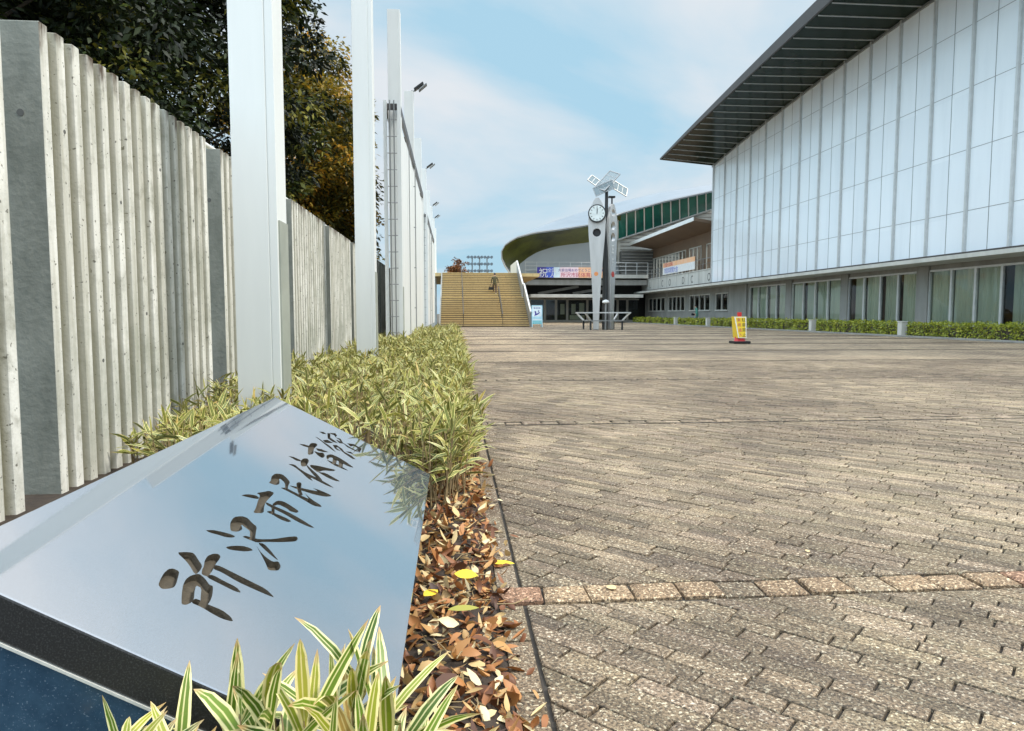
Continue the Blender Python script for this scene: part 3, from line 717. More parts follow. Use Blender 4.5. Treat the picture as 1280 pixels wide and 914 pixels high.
def hedge_left():
    xy = []; h = []; big = []
    def right_edge(y): return .10 + .05*math.sin(y*1.7) + .03*math.sin(y*4.1) - max(0, 4.3-y)*.10
    def height(x, y):
        hh = .40 + .07*math.sin(x*2.1+y*.7) + .04*math.sin(y*2.3)
        if y < 4.0: hh -= (4.0-y)*.12
        if x < -1.2: hh -= .05 + max(0, 6.2-y)*.05
        return max(.2, hh)
    groups = []
    for (ya, yb, dens, sc) in ((3.48, 5.5, 135, 1.12), (5.5, 9, 98, 1.2), (9, 15, 62, 1.4), (15, 30.5, 40, 1.75)):
        n = int((yb-ya)*2.35*dens); P = []; Hh = []
        for _ in range(n):
            y = random.uniform(ya, yb); re = right_edge(y); x = random.uniform(-2.18, re) if random.random() > .28 else random.uniform(re-.22, re)
            if x < -1.3 and y < 4.6: continue
            if any(-1.70 < x < -1.33 and py-.04 < y < py+.36 for py in PY): continue
            if -1.85 < x < -1.28 and 18.4 < y < 32.4: continue
            P.append((x, y)); Hh.append(height(x, y)*random.uniform(.8, 1.12))
        groups.append((P, Hh, sc))
    # the patch between stone and fence
    P = []; Hh = []
    for _ in range(150):
        y = random.uniform(2.75, 3.7); x = random.uniform(-1.32, -.90) if y > 3.05 else random.uniform(-1.12, -.90)
        P.append((x, y)); Hh.append(random.uniform(.40, .56))
    groups.append((P, Hh, 1.0))
    arr = []; stalks = MB()
    for P, Hh, sc in groups:
        q, st = bamboo_stems(P, Hh, (5, 9), (.09*sc, .17*sc), (.0125*sc, .021*sc), .46, low=True, up=(.25, 1.35), stalk_r=.003*sc if sc < 1.4 else 0)
        arr.append(q); stalks.add(st.v, st.f)
    q = [np.concatenate([a[i] for a in arr]) for i in range(6)]
    o = leaf_mesh('bamboo_grass_hedge', 'bamboo_hedge_leaf', q[0], unit(q[1]), leaf_normal(unit(q[1]), 1.1), q[2], q[3], q[4], BLADE, q[5], extra=stalks, exmat='stalk')
    tag(o, 'long low mass of variegated bamboo grass between the concrete fence and the paving', 'bamboo grass', kind='stuff')
hedge_left()
def foreground_bamboo():
    random.seed(33)
    spots = [(-.63, 1.0, .40, 'far left corner'), (-.54, .98, .41, ''), (-.46, 1.02, .36, ''), (-.37, 1.0, .38, ''), (-.28, 1.03, .43, ''), (-.215, .98, .50, ''), (-.165, 1.02, .45, ''), (-.11, .97, .41, ''),
             (-.055, 1.0, .38, ''), (-.01, .94, .30, ''), (.035, .90, .26, '')]
    labs = ['clump of striped bamboo grass at the bottom left corner below the blue base', 'striped bamboo grass, second clump from the left in front of the blue base',
            'low striped bamboo grass in front of the blue base, third clump from the left', 'pointed striped bamboo grass standing before the middle of the stone base', 'striped bamboo grass crossing the dark front edge of the slab',
            'tallest striped bamboo grass, reaching up over the near edge of the engraved slab', 'dense striped bamboo grass just right of the tallest stem, over the slab corner', 'striped bamboo grass at the near right corner of the slab',
            'striped bamboo grass leaning over the leaf litter beside the slab', 'sparse bamboo grass rising from the dry leaves at the bottom edge', 'last striped bamboo grass on the right, at the edge of the paving']
    for i, (x, y, h, _) in enumerate(spots):
        t = thing('bamboo_grass', labs[i], 'bamboo grass', (x, y, 0), 'bamboo grass clumps in front of the stone')
        n = 7 if x < -.33 else 6 if h < .33 else 10
        xy = [(x+random.gauss(0, .028), y+random.gauss(0, .03)) for _ in range(n)]
        q, st = bamboo_stems(xy, [h*random.uniform(.72, 1.0) for _ in xy], (3, 6), (.11, .20), (.015, .026), .42, low=True, stalk_r=.002, up=(.5, 1.35))
        D = unit(q[1])
        # leaves face the light and the open side
        nn = np.array([.35, -.75, .6]) + rng.normal(0, .35, D.shape); nn = unit(nn - D*np.sum(nn*D, 1, keepdims=True))
        leaf_mesh('leaf_blades', 'bamboo_leaf', q[0], D, nn, q[2], q[3], np.clip(q[4], 0, 1.), BLADE5, q[5]*.9, t, fold=rng.uniform(.05, .22, len(D)))
        st.build('stalk', 'stalk', t, fix=False)
foreground_bamboo(); random.seed(40)

# ------------------------------------------------------------------ leaf litter
def litter():
    N = 3600; P = []
    while len(P) < N:
        y = random.uniform(.85, 4.6); x = random.uniform(-.16, .135 + .02*math.sin(y*9) + (.10*random.random()**4))
        z = .004 + random.random()**1.5*.055*(1-min(1, abs((x+.0)/.17)**2)*.8)
        P.append((x, y, max(.004, z)))
    P = np.array(P); az = rng.uniform(0, 6.28, N); el = rng.normal(.10, .30, N)
    D = np.stack([np.cos(az)*np.cos(el), np.sin(az)*np.cos(el), np.sin(el)], 1)
    L = np.minimum(rng.gamma(6, .0062, N)+.014, .078); W = L*rng.uniform(.25, .6, N)
    tw = MB()
    for _ in range(130):
        y = random.uniform(.9, 4.5); x = random.uniform(-.13, .15); a = random.uniform(0, 6.28); l = random.uniform(.04, .13); z = random.uniform(.02, .06)
        tw.tube([(x, y, z), (x+math.cos(a)*l*.5, y+math.sin(a)*l*.5, z+random.uniform(-.01, .012)), (x+math.cos(a+.2)*l, y+math.sin(a+.2)*l, z+random.uniform(-.015, .015))], random.uniform(.001, .0022), 4, cap=False)
    o = leaf_mesh('leaf_litter', 'dry_leaf', P, D, leaf_normal(D, .7), L, W, rng.uniform(0, 1, N), [(0, .1), (.25, .8), (.55, 1.), (.85, .5), (1, .04)], rng.uniform(-.5, 1.0, N), fold=rng.uniform(-.15, .45, N), extra=tw, exmat='stalk')
    tag(o, 'strip of dry brown fallen leaves between the engraved stone and the paving', 'leaf litter', kind='stuff')
    m = MB(); rows = []
    for k in range(30):
        y = .8+k*.135; rows.append([(-.2, y, .0), (-.1, y, .022), (.08, y, .022), (.148, y, .0)])
    m.loft(rows); tag(m.build('litter_bed', 'soil', smooth=True), kind='structure')
    for px, py, z, L, W, az, mat, lab in ((568, 717, .075, .085, .055, -.2, 'yellow_leaf', 'bright yellow rounded fallen leaf on the brown leaf litter'), (612, 703, .012, .10, .030, -.1, 'yellow_leaf', 'long pale yellow fallen leaf lying on the paving edge'),
                                     (560, 762, .065, .10, .03, .15, 'green_yellow_leaf', 'olive green fallen leaf on the litter below the yellow one'), (770, 736, .016, .045, .03, 2.2, 'dry_leaf', 'small pale dry leaf on the reddish paving sett'),
                                     (530, 745, .07, .07, .04, .9, 'yellow_leaf', 'pale gold fallen leaf at the foot of the slab'), (1010, 690, .008, .035, .02, 1.2, 'dry_leaf', 'lone brown leaf out on the open paving')):
        p = at(px, py, Z=z); D = np.array([[math.cos(az), math.sin(az), .08]])
        o = leaf_mesh('fallen_leaf', mat, np.array([p]), unit(D), np.array([[0, -.25, 1.]]), np.array([L]), np.array([W]), np.array([.9]), [(0, .08), (.12, .5), (.3, .92), (.5, 1.), (.7, .85), (.88, .45), (1, .03)], np.array([.12]))
        tag(o, lab, 'fallen leaf', 'single fallen leaves')
litter()

# ------------------------------------------------------------------ trees
def tree(name, lab, cat, loc, H, crown, nclump, nleaf, leaf, mat, seed, trunk_r=.2, rclump=(.5, .95), group=None, inner=.12):
    rs = np.random.default_rng(seed); random.seed(seed)
    t = thing(name, lab, cat, loc, group); X, Y, Z = loc
    cz, rx, ry, rz = crown
    C = []
    while len(C) < nclump:
        v = rs.normal(0, 1, 3); v /= np.linalg.norm(v); r = rs.uniform(inner, 1.)**.6
        C.append((X+v[0]*rx*r, Y+v[1]*ry*r, max(Z+cz+v[2]*rz*r, Z+.9)))
    C = np.array(C); m = MB()
    if X < -4: C[:, 0] = np.minimum(C[:, 0], -3.0 + rs.uniform(-.5, 0, nclump))
    m.tube([(X, Y, 0), (X+.05, Y, H*.25), (X-.05, Y+.1, H*.5), (X, Y, H*.85)], [trunk_r, trunk_r*.8, trunk_r*.55, trunk_r*.15], 10)
    m.build('trunk', 'bark', t, smooth=True)
    m = MB()
    for c in C[::max(1, nclump//45)]:
        z0 = Z + max(.8, min(c[2]-.5, H*.75)*rs.uniform(.55, .85)); a = Vector((X, Y, z0)); b = Vector(c); mid = (a+b)/2 + Vector((0, 0, -.1))
        m.tube([a, mid, b], [trunk_r*.35, trunk_r*.2, trunk_r*.06], 5)
    m.build('limbs', 'bark', t)
    idx = rs.integers(0, nclump, nleaf); rc = rs.uniform(*rclump, nclump)
    v = unit(rs.normal(0, 1, (nleaf, 3))); rad = rs.uniform(0, 1, nleaf)**.45
    sc = rc[idx][:, None]*rad[:, None]; P = C[idx] + v*sc*np.array([1, 1, .55]); P[:, 2] = np.maximum(P[:, 2], .4)
    D = unit(v*np.array([1, 1, .35]) + rs.normal(0, .45, (nleaf, 3)) - np.array([0, 0, .12]))
    nn = np.array([0, 0, 1.]) + rs.normal(0, .55, D.shape); nn = unit(nn - D*np.sum(nn*D, 1, keepdims=True))
    L = rs.uniform(.7, 1.3, nleaf)*leaf; tint = np.clip(.45 + rs.normal(0, .2, nleaf) + rs.normal(0, .22, nclump)[idx], 0, 1)
    leaf_mesh('crown', mat, P, D, nn, L, L*.5, tint, DIAM, rs.uniform(0, .4, nleaf), t)
    return t
G = 'trees behind the concrete fence'
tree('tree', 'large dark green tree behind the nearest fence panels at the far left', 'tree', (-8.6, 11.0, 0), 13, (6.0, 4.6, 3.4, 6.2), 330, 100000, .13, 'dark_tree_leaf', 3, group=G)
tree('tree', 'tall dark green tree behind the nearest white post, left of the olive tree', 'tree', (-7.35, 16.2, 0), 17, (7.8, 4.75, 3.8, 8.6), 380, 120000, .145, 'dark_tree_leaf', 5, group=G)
tree('tree', 'olive and golden autumn tree behind the second white post', 'tree', (-4.9, 23.5, 0), 10.5, (5.4, 3.1, 2.8, 5.1), 190, 52000, .15, 'olive_tree_leaf', 8, group=G)
tree('tree', 'thin leafy tree with bare twigs showing between the second and third white posts', 'tree', (-5.3, 31, 0), 10.5, (5.6, 2.2, 2.0, 5.2), 46, 6500, .17, 'olive_tree_leaf', 11, .14, (.35, .7), G)
tree('tree', 'small rust brown tree rising behind the top of the stairs', 'tree', (.5, 80, 0), 7, (5.2, 1.5, 1.4, 1.9), 60, 3200, .26, 'rust_tree_leaf', 13, .15, (.3, .6))
random.seed(21)

# ------------------------------------------------------------------ gymnasium (right)
def ztop(Y): t = 57.4-Y; return 13.21 + .1128*t - .00164*t*t
def zeave(Y): t = 57.2-Y; return 13.62 + .0655*t - .0004*t*t
def gym():
    g = thing('gymnasium', 'large sports hall with a white panelled upper wall and a deep dark eave', 'building', (21.5, 35, 0))
    Y0, Y1 = 12., 57.2
    m = MB(); ys = [Y0+(Y1-Y0)*k/24 for k in range(25)]
    m.prism([(21.5, Y0, 3.52)] + [(21.5, y, ztop(y)-.02) for y in ys] + [(21.5, Y1, 3.52)], (24, 0, 0)); m.build('upper_wall', 'white_panel', g)
    m = MB(); bays = [54.43-2.41*k for k in range(-1, 18)]
    for y in bays:
        if y-1.205 > Y0 and y < 57: m.box(21.492, 21.502, y-1.22, y-1.19, 3.53, ztop(y-1.2)-.03)
    for y in bays:
        for z in (5.3, 7.85, 10.4, 12.95):
            a, b = max(Y0, y-2.35), y-.06
            if z < ztop(b)-.1 and b < Y1: m.box(21.494, 21.502, a, b, z-.012, z+.012)
    m.build('panel_joint', 'grey_steel', g)
    for y in bays:
        y = min(y, 57.14)
        m = MB(); m.box(21.38, 21.5, y-.055, y+.055, 3.53, ztop(y)-.02); m.build('mullion', 'aluminium', g)
    m = MB(); rows = []
    for y in ys:
        th = .12 + min(.5, .02*(57.2-y)); e = zeave(y); rows.append([(17, y, e), (17.0, y, e+th), (21.5, y, max(e+th+.25, ztop(y)+.45)), (46, y, ztop(y)+1.3), (46, y, ztop(y)), (21.5, y, ztop(y)), ])
    m.loft(rows, close=True, caps=True); m.build('roof', 'fascia_brown', g)
    m = MB(); rows = [[(17.12, y, zeave(y)-.012), (21.5, y, ztop(y)-.012), (21.5, y, ztop(y)-.002), (17.12, y, zeave(y)-.002)] for y in ys]
    m.loft(rows, close=True, caps=True); m.build('soffit', 'gym_soffit', g)
    y = 56.6
    while y > 13:
        m = MB(); m.bar((17.15, y, zeave(y)-.035), (21.45, y, ztop(y)-.035), .045, .045); m.build('soffit_rib', 'aluminium', g); y -= 1.205
    m = MB(); rows = [[(21.40, y, ztop(y)-.16), (21.40, y, ztop(y)-.03), (21.5, y, ztop(y)-.03), (21.5, y, ztop(y)-.16)] for y in ys]
    m.loft(rows, close=True, caps=True); m.build('wall_head_trim', 'grey_steel', g)
    m = MB(); m.box(20.6, 23.2, 12, 80, 3.24, 3.42); m.build('canopy', 'pale_concrete', g, bevel=.01)
    m = MB(); m.box(20.68, 21.49, 12, 79.9, 3.423, 3.50); m.build('canopy_gutter', 'fascia_brown', g)
    XW = 22.3
    tall = [(45.2, 51.0), (38.55, 44.4), (31.95, 37.8), (25.3, 31.1), (18.7, 24.5)]
    low = [(55.2, 57.9), (59.2, 64.5), (65.9, 71.0), (72.2, 78.4)]
    m = MB(); wins = sorted([(a, b, .35, 3.02) for a, b in tall] + [(a, b, 1.27, 2.72) for a, b in low])
    prev = 12.
    for a, b, z0, z1 in wins:
        m.box(XW, XW+.25, prev, a, 0, 3.24); m.box(XW, XW+.25, a, b, 0, z0); m.box(XW, XW+.25, a, b, z1, 3.24); prev = b
    m.box(XW, XW+.25, prev, 80, 0, 3.24); m.build('lower_wall', 'grey_concrete', g)
    for yc, w in ((44.8, .78), (38.17, .72), (31.52, .82), (24.9, .8), (53.2, 3.4)):
        m = MB(); m.box(XW-.13, XW-.003, yc-w/2, yc+w/2, 0, 3.235); m.build('pillar', 'grey_concrete', g, bevel=.01)
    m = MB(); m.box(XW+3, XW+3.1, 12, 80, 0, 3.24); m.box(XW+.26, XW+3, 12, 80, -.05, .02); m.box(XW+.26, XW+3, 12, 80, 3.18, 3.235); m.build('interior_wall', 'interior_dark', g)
    for a, b, z0, z1 in wins:
        n = 4 if z0 < 1 else (2 if b-a < 3 else 4); fr = MB(); pn = MB(); cu = MB(); w = (b-a)/n
        fr.box(XW-.06, XW+.05, a, b, z1-.09, z1-.002); fr.box(XW-.10, XW+.05, a-.02, b+.02, z0-.06, z0+.05)
        for i in range(n+1): yy = a+i*w; fr.box(XW-.07, XW+.055, max(a, yy-.06), min(b, yy+.06), z0+.05, z1-.09)
        f = fr.build('window', 'aluminium' if z0 < 1 else 'pale_concrete', g)
        for i in range(n): pn.sheet_x(XW+.01, a+i*w+.06, a+(i+1)*w-.06, z0+.05, z1-.09)
        pn.build('pane', 'window_glass', f, fix=False)
        if z0 < 1:
            for i in range(n):
                ya, yb = a+i*w+random.uniform(.0, .10), a+(i+1)*w-random.choice((.02, .10, .25, .5)); k = 26
                front = [(XW+.085+.028*math.sin(j*1.45+i)+random.uniform(-.008, .008), ya+(yb-ya)*j/k) for j in range(k+1)]
                cu.loft([[(x, y, z0-.05) for x, y in front], [(x, y, z1) for x, y in front]])
            cu.build('curtain', 'curtain', f, smooth=True, fix=False)
    # low wing with balcony beyond the big wall
    m = MB(); m.box(21.58, 21.85, 57.25, 79.6, 3.51, 4.72); m.box(21.53, 21.9, 57.25, 79.6, 4.72, 4.80); m.build('balcony_parapet', 'pale_concrete', g)
    m = MB()
    for ch, px in (('L', 813), ('C', 828), ('O', 837), ('D', 854), ('C', 865), ('O', 886)):
        p = at(px, 356-(px-812)*.155, X=21.58); text_mb(m, ch, .95, (21.58, p.y+.35, 3.78), (0, -1, 0), (0, 0, 1), .006)
    m.build('lettering', 'letter_metal', g, fix=False)
    m = MB()
    for y in (60.2, 63.0, 66.5, 69.5, 72.5, 76): m.box(21.572, 21.58, y-.02, y+.02, 3.52, 4.71)
    m.build('parapet_joint', 'dark_concrete', g)
    m = MB(); m.box(22.75, 22.95, 57.2, 79.5, 7.25, 8.3); m.box(22.75, 22.95, 57.2, 79.5, 3.5, 4.9); m.box(22.75, 22.95, 66.2, 67.2, 4.9, 7.25); m.box(22.75, 22.95, 61.6, 62.9, 4.9, 7.25); m.box(26, 26.2, 57.2, 79.5, 3.5, 8.3); m.build('balcony_wall', 'canopy_soffit', g)
    for a, b, n in ((57.4, 61.6, 3), (62.9, 66.2, 3), (67.2, 79.3, 11)):
        fr = MB(); pn = MB(); w = (b-a)/n
        fr.box(22.70, 22.8, a, b, 4.9, 4.98); fr.box(22.70, 22.8, a, b, 7.17, 7.24)
        for i in range(n+1): fr.box(22.70, 22.8, max(a, a+i*w-.05), min(b, a+i*w+.05), 4.98, 7.17)
        f = fr.build('balcony_window', 'pale_concrete', g)
        for i in range(n): pn.sheet_x(22.76, a+i*w+.05, a+(i+1)*w-.05, 4.98, 7.17)
        pn.build('pane', 'window_glass', f, fix=False)
    m = MB(); m.loft([[(20.0, y, 8.72), (20.0, y, 8.98), (22.9, y, 8.5), (22.9, y, 8.25)] for y in (57.25, 68, 78.5)], close=True, caps=True); m.build('balcony_canopy', 'canopy_soffit', g)
    m = MB(); m.box(19.94, 20.0, 57.25, 78.5, 8.70, 9.02); m.build('canopy_edge', 'white_steel', g)
    m = MB(); m.tube([(21.7, 57.4, 5.75), (21.7, 79.5, 5.75)], .03, 6); m.tube([(21.7, 57.4, 5.3), (21.7, 79.5, 5.3)], .02, 6)
    for k in range(12): m.tube([(21.7, 57.6+k*1.98, 4.8), (21.7, 57.6+k*1.98, 5.75)], .025, 6)
    m.build('balcony_rail', 'grey_steel', g)
    m = MB(); m.box(21.5, 21.9, 56.9, 57.24, 3.5, 13.1); m.build('corner_post', 'grey_steel', g)
gym()

# ------------------------------------------------------------------ entrance hall (far)
def hall():
    h = thing('entrance_hall', 'far entrance hall with a silver curved roof, mirrored olive soffit and glazed doors', 'building', (14, 80, 0))
    wall = [(640, 345), (643, 339), (650, 330), (660, 322), (672, 315), (690, 309), (710, 306), (738, 303), (776, 298), (830, 281), (888, 262), (915, 253)]
    rim = [(641, 348), (634, 337), (628, 328), (626, 316), (632, 305), (645, 297), (668, 291), (700, 287), (738, 281), (776, 267), (830, 252), (888, 239.5), (915, 233)]
    rid = [(646, 346), (641, 336), (636, 328), (634, 316), (641, 304), (656, 292.5), (674, 284), (700, 274), (738, 262), (776, 252), (830, 240), (888, 231), (915, 227)]
    wl = [at(*p, Y=80) for p in wall]; zb = 4.2
    def resample(pts, n):
        d = [0]
        for a, b in zip(pts, pts[1:]): d.append(d[-1]+(b-a).length)
        out = []
        for i in range(n):
            s = d[-1]*i/(n-1); k = max(j for j in range(len(d)) if d[j] <= s+1e-6); k = min(k, len(pts)-2)
            f = (s-d[k])/(d[k+1]-d[k]+1e-9); out.append(pts[k].lerp(pts[k+1], min(1, f)))
        return out
    m = MB(); m.prism([Vector((wl[-1].x, 80, zb))] + list(reversed(wl)) + [Vector((wl[0].x, 80, zb))], (0, 22, 0)); m.build('curved_wall', 'drum_metal', h)
    # rim splits into soffit part (left) and glazing part (right)
    rl = [at(*p, Y=74 if p[0] < 760 else 76) for p in rim]; rg = [at(*p, Y=92 if p[0] > 690 else 76+ (p[0]-627)*.25) for p in rid]
    k = 9
    wL = resample(wl[:k], 26); rL = resample(rl[:k+1], 26)
    wL[-1] = wl[k-1]; m = MB(); m.loft([[a, (a+b)/2 + Vector((0, 0, .12)), b] for a, b in zip(wL, rL)]); m.build('soffit', 'olive_reflection_soffit', h, smooth=True, fix=False)
    rA = resample(rl, 40); gA = resample(rg, 40); bk = [p + Vector((max(0, 15-p.x)*.9, 18, -.3)) for p in gA]
    m = MB(); m.loft([[a - Vector((0, 0, .12)), a + Vector((0, -.02, .10)), b, c] for a, b, c in zip(rA, gA, bk)]); m.build('roof', 'roof_metal', h, smooth=True)
    m = MB(); m.tube(rA, .08, 6); m.build('roof_rim', 'grey_steel', h, smooth=True)
    gw = [at(*p, Y=79) for p in ((772, 300), (830, 281.5), (888, 262.5), (915, 253))]; gr = [at(*p, Y=76.6) for p in ((772, 269.5), (830, 253.5), (888, 241), (915, 235))]
    gw = resample(gw, 14); gr = resample(gr, 14)
    m = MB(); m.loft([[a, b] for a, b in zip(gw, gr)]); gl = m.build('clerestory_glass', 'hall_green_glass', h, fix=False)
    for a, b in zip(gw[:-1], gr[:-1]):
        m = MB(); m.bar(a+Vector((0, -.08, 0)), b+Vector((0, -.08, 0)), .13, .10); m.build('clerestory_mullion', 'white_steel', h)
    m = MB(); m.tube([p+Vector((0, -.1, 0)) for p in gw], .10, 6); m.build('clerestory_sill', 'aluminium', h)
    # cream slatted wall under the glazing
    m = MB(); P = [at(*p, Y=79.4) for p in ((772, 301), (830, 283), (888, 264), (915, 255), (915, 330), (772, 330))]; m.prism(P, (0, .5, 0)); m.build('slatted_wall', 'pale_concrete', h)
    m = MB(); z = P[4].z+.25
    while z < P[3].z-.1:
        x0 = P[0].x if z < P[0].z else P[0].x + (P[3].x-P[0].x)*(z-P[0].z)/(P[3].z-P[0].z)
        m.box(x0+.3, P[3].x, 79.32, 79.39, z, z+.09); z += .42
    m.build('slat', 'grey_concrete', h)
    a = at(776, 314, Y=78.6); b = at(812, 344, Y=78.6)
    m = MB(); m.box(a.x, 23.2, 78.6, 79.2, b.z, a.z); m.build('recess_wall', 'dark_concrete', h)
    m = MB(); z = b.z+.15
    while z < a.z: m.box(a.x+.1, 22.7, 78.5, 78.59, z, z+.1); z += .36
    m.build('recess_slat', 'grey_concrete', h)
    # balcony slabs and entrance canopy
    X0, X1 = 7.75, 21.5; zz = lambda y, Y: 1+(392-y)*Y/870
    m = MB(); m.box(X0, X1, 76, 80, zz(347.5, 76), zz(343, 76)); m.build('balcony_slab', 'pale_concrete', h)
    m = MB(); m.box(X0+.1, X1, 76.3, 80, zz(356, 76), zz(349.5, 76)); m.build('slab_edge', 'grey_concrete', h)
    m = MB(); m.box(X0+.2, X1, 78.8, 79.2, zz(368, 76), zz(356, 76)); m.box(X0+.1, X1, 76.5, 80, zz(349.4, 76), zz(347.6, 76)); m.build('recess_band', 'interior_dark', h)
    m = MB()
    for x in (9.5, 13.5): m.bar((x, 78.4, zz(367, 78)), (x+4.6, 78.4, zz(358, 78)), .3, .3)
    m.build('canopy_strut', 'grey_concrete', h)
    m = MB(); m.box(X0+.5, 20.55, 74.5, 80, zz(372, 75), zz(368, 75)); m.build('canopy', 'pale_concrete', h)
    m = MB()
    for z in (5.75, 6.2, 6.6): m.tube([(X0, 76.2, z), (X1, 76.2, z)], .03, 6)
    for k in range(12): x = X0+.1+k*1.24; m.tube([(x, 76.2, 5.3), (x, 76.2, 6.6)], .03, 6)
    m.build('balcony_rail', 'aluminium', h)
    m = MB(); m.box(X0, 22.3, 80.05, 80.3, zz(372, 80), 4.3); m.box(X0, X0+.5, 80.05, 80.3, 0, 4); m.box(X0, 27, 86, 86.2, 0, 4.3); m.box(22.6, 27, 80.0, 80.2, 0, 4.3); m.box(20.4, 22.6, 80.4, 80.6, 0, 4.3); m.box(X0, 22.3, 80.3, 86, -.05, .01); m.build('entrance_wall', 'interior_dark', h)
    xs = [at(p, 390, Y=80).x for p in (662, 681, 695, 709, 734, 747, 760, 772, 784, 800)]
    for i, (xa, xb) in enumerate(zip(xs, xs[1:])):
        fr = MB(); t = .13
        fr.box(xa-t, xa+t, 79.95, 80.05, 0, zz(374, 80)); fr.box(xa+t, xb-t, 79.95, 80.05, 0, .25); fr.box(xa+t, xb-t, 79.95, 80.05, zz(375, 80), zz(373.5, 80))
        if i in (1, 2): d = fr.build('door', 'pale_concrete', h)
        else: d = fr.build('window', 'pale_concrete', h)
        p = MB(); p.sheet_y(79.99, xa+t, xb-t, .25, zz(375, 80)); p.build('pane', 'window_glass', d, fix=False)
        if i in (2, 3):
            n = MB(); n.box(xa+.5, xa+1.0, 80.03, 80.04, .9, 2.1)
            if i == 3: n.box(xa+1.4, xa+2.0, 80.03, 80.04, 1.0, 2.2); n.box(xa+.3, xb-.3, 80.03, 80.04, .3, .8)
            n.build('notice', 'curtain', d)
    return h
hall()
def banners():
    a = at(671.5, 347, Y=75.9); b = at(757, 334.5, Y=75.9); Z0, Z1 = a.z, b.z; X0, X1 = a.x, b.x; w = X1-X0
    t = thing('banner', 'long purple and orange congratulation banner on the far balcony rail behind the clock tower', 'banner', (X0, 75.9, Z0))
    m = MB(); cuts = [0, .13, .24, .33, .60, 1.0]
    for i in range(5): m.box(X0+w*cuts[i], X0+w*cuts[i+1]-.001, 75.88, 75.92, Z0, Z1, i)
    m.build('cloth', ['navy_print', 'blue_print', 'pale_blue_print', 'pale_pink_print', 'orange_print'], t)
    m = MB(); text_mb(m, '祝', 1.05, (X0+.15, 75.88, Z0+.12), (1, 0, 0), (0, 0, 1), .01); text_mb(m, '全国', .48, (X0+1.12, 75.88, Z0+.62), (1, 0, 0), (0, 0, 1), .01); text_mb(m, '人', .6, (X0+1.35, 75.88, Z0+.06), (1, 0, 0), (0, 0, 1), .01)
    m.build('white_lettering', 'white_paint', t, fix=False)
    m = MB(); text_mb(m, '大会出場おめでとうございます', .36, (X0+2.3, 75.88, Z0+.68), (1, 0, 0), (0, 0, 1), .01); m.build('small_lettering', 'navy_print', t, fix=False)
    m = MB(); text_mb(m, '所沢市民体育館', .55, (X0+2.6, 75.88, Z0+.1), (1, 0, 0), (0, 0, 1), .01); m.build('red_lettering', 'crimson_print', t, fix=False)
    p = at(829, 341, X=21.5); q = at(869, 321, X=21.5)
    t = thing('banner', 'white and orange banner hanging on the upper balcony rail of the sports hall', 'banner', (21.5, p.y, p.z))
    y0, y1 = q.y, p.y; z0 = 4.95; z1 = 6.1
    m = MB(); m.box(21.46, 21.5, y0, y1, z0, z0+.7, 0); m.box(21.46, 21.5, y0, y1, z0+.7, z1, 1); m.build('cloth', ['white_paint', 'orange_print'], t)
    m = MB(); text_mb(m, '市民体育館大会', .62, (21.46, y1-.5, z0+.12), (0, -1, 0), (0, 0, 1), .008); m.build('blue_lettering', 'blue_print', t, fix=False)
    m = MB(); text_mb(m, '全国大会出場', .45, (21.46, y1-.5, z0+.76), (0, -1, 0), (0, 0, 1), .008); m.build('red_lettering', 'crimson_print', t, fix=False)
banners()

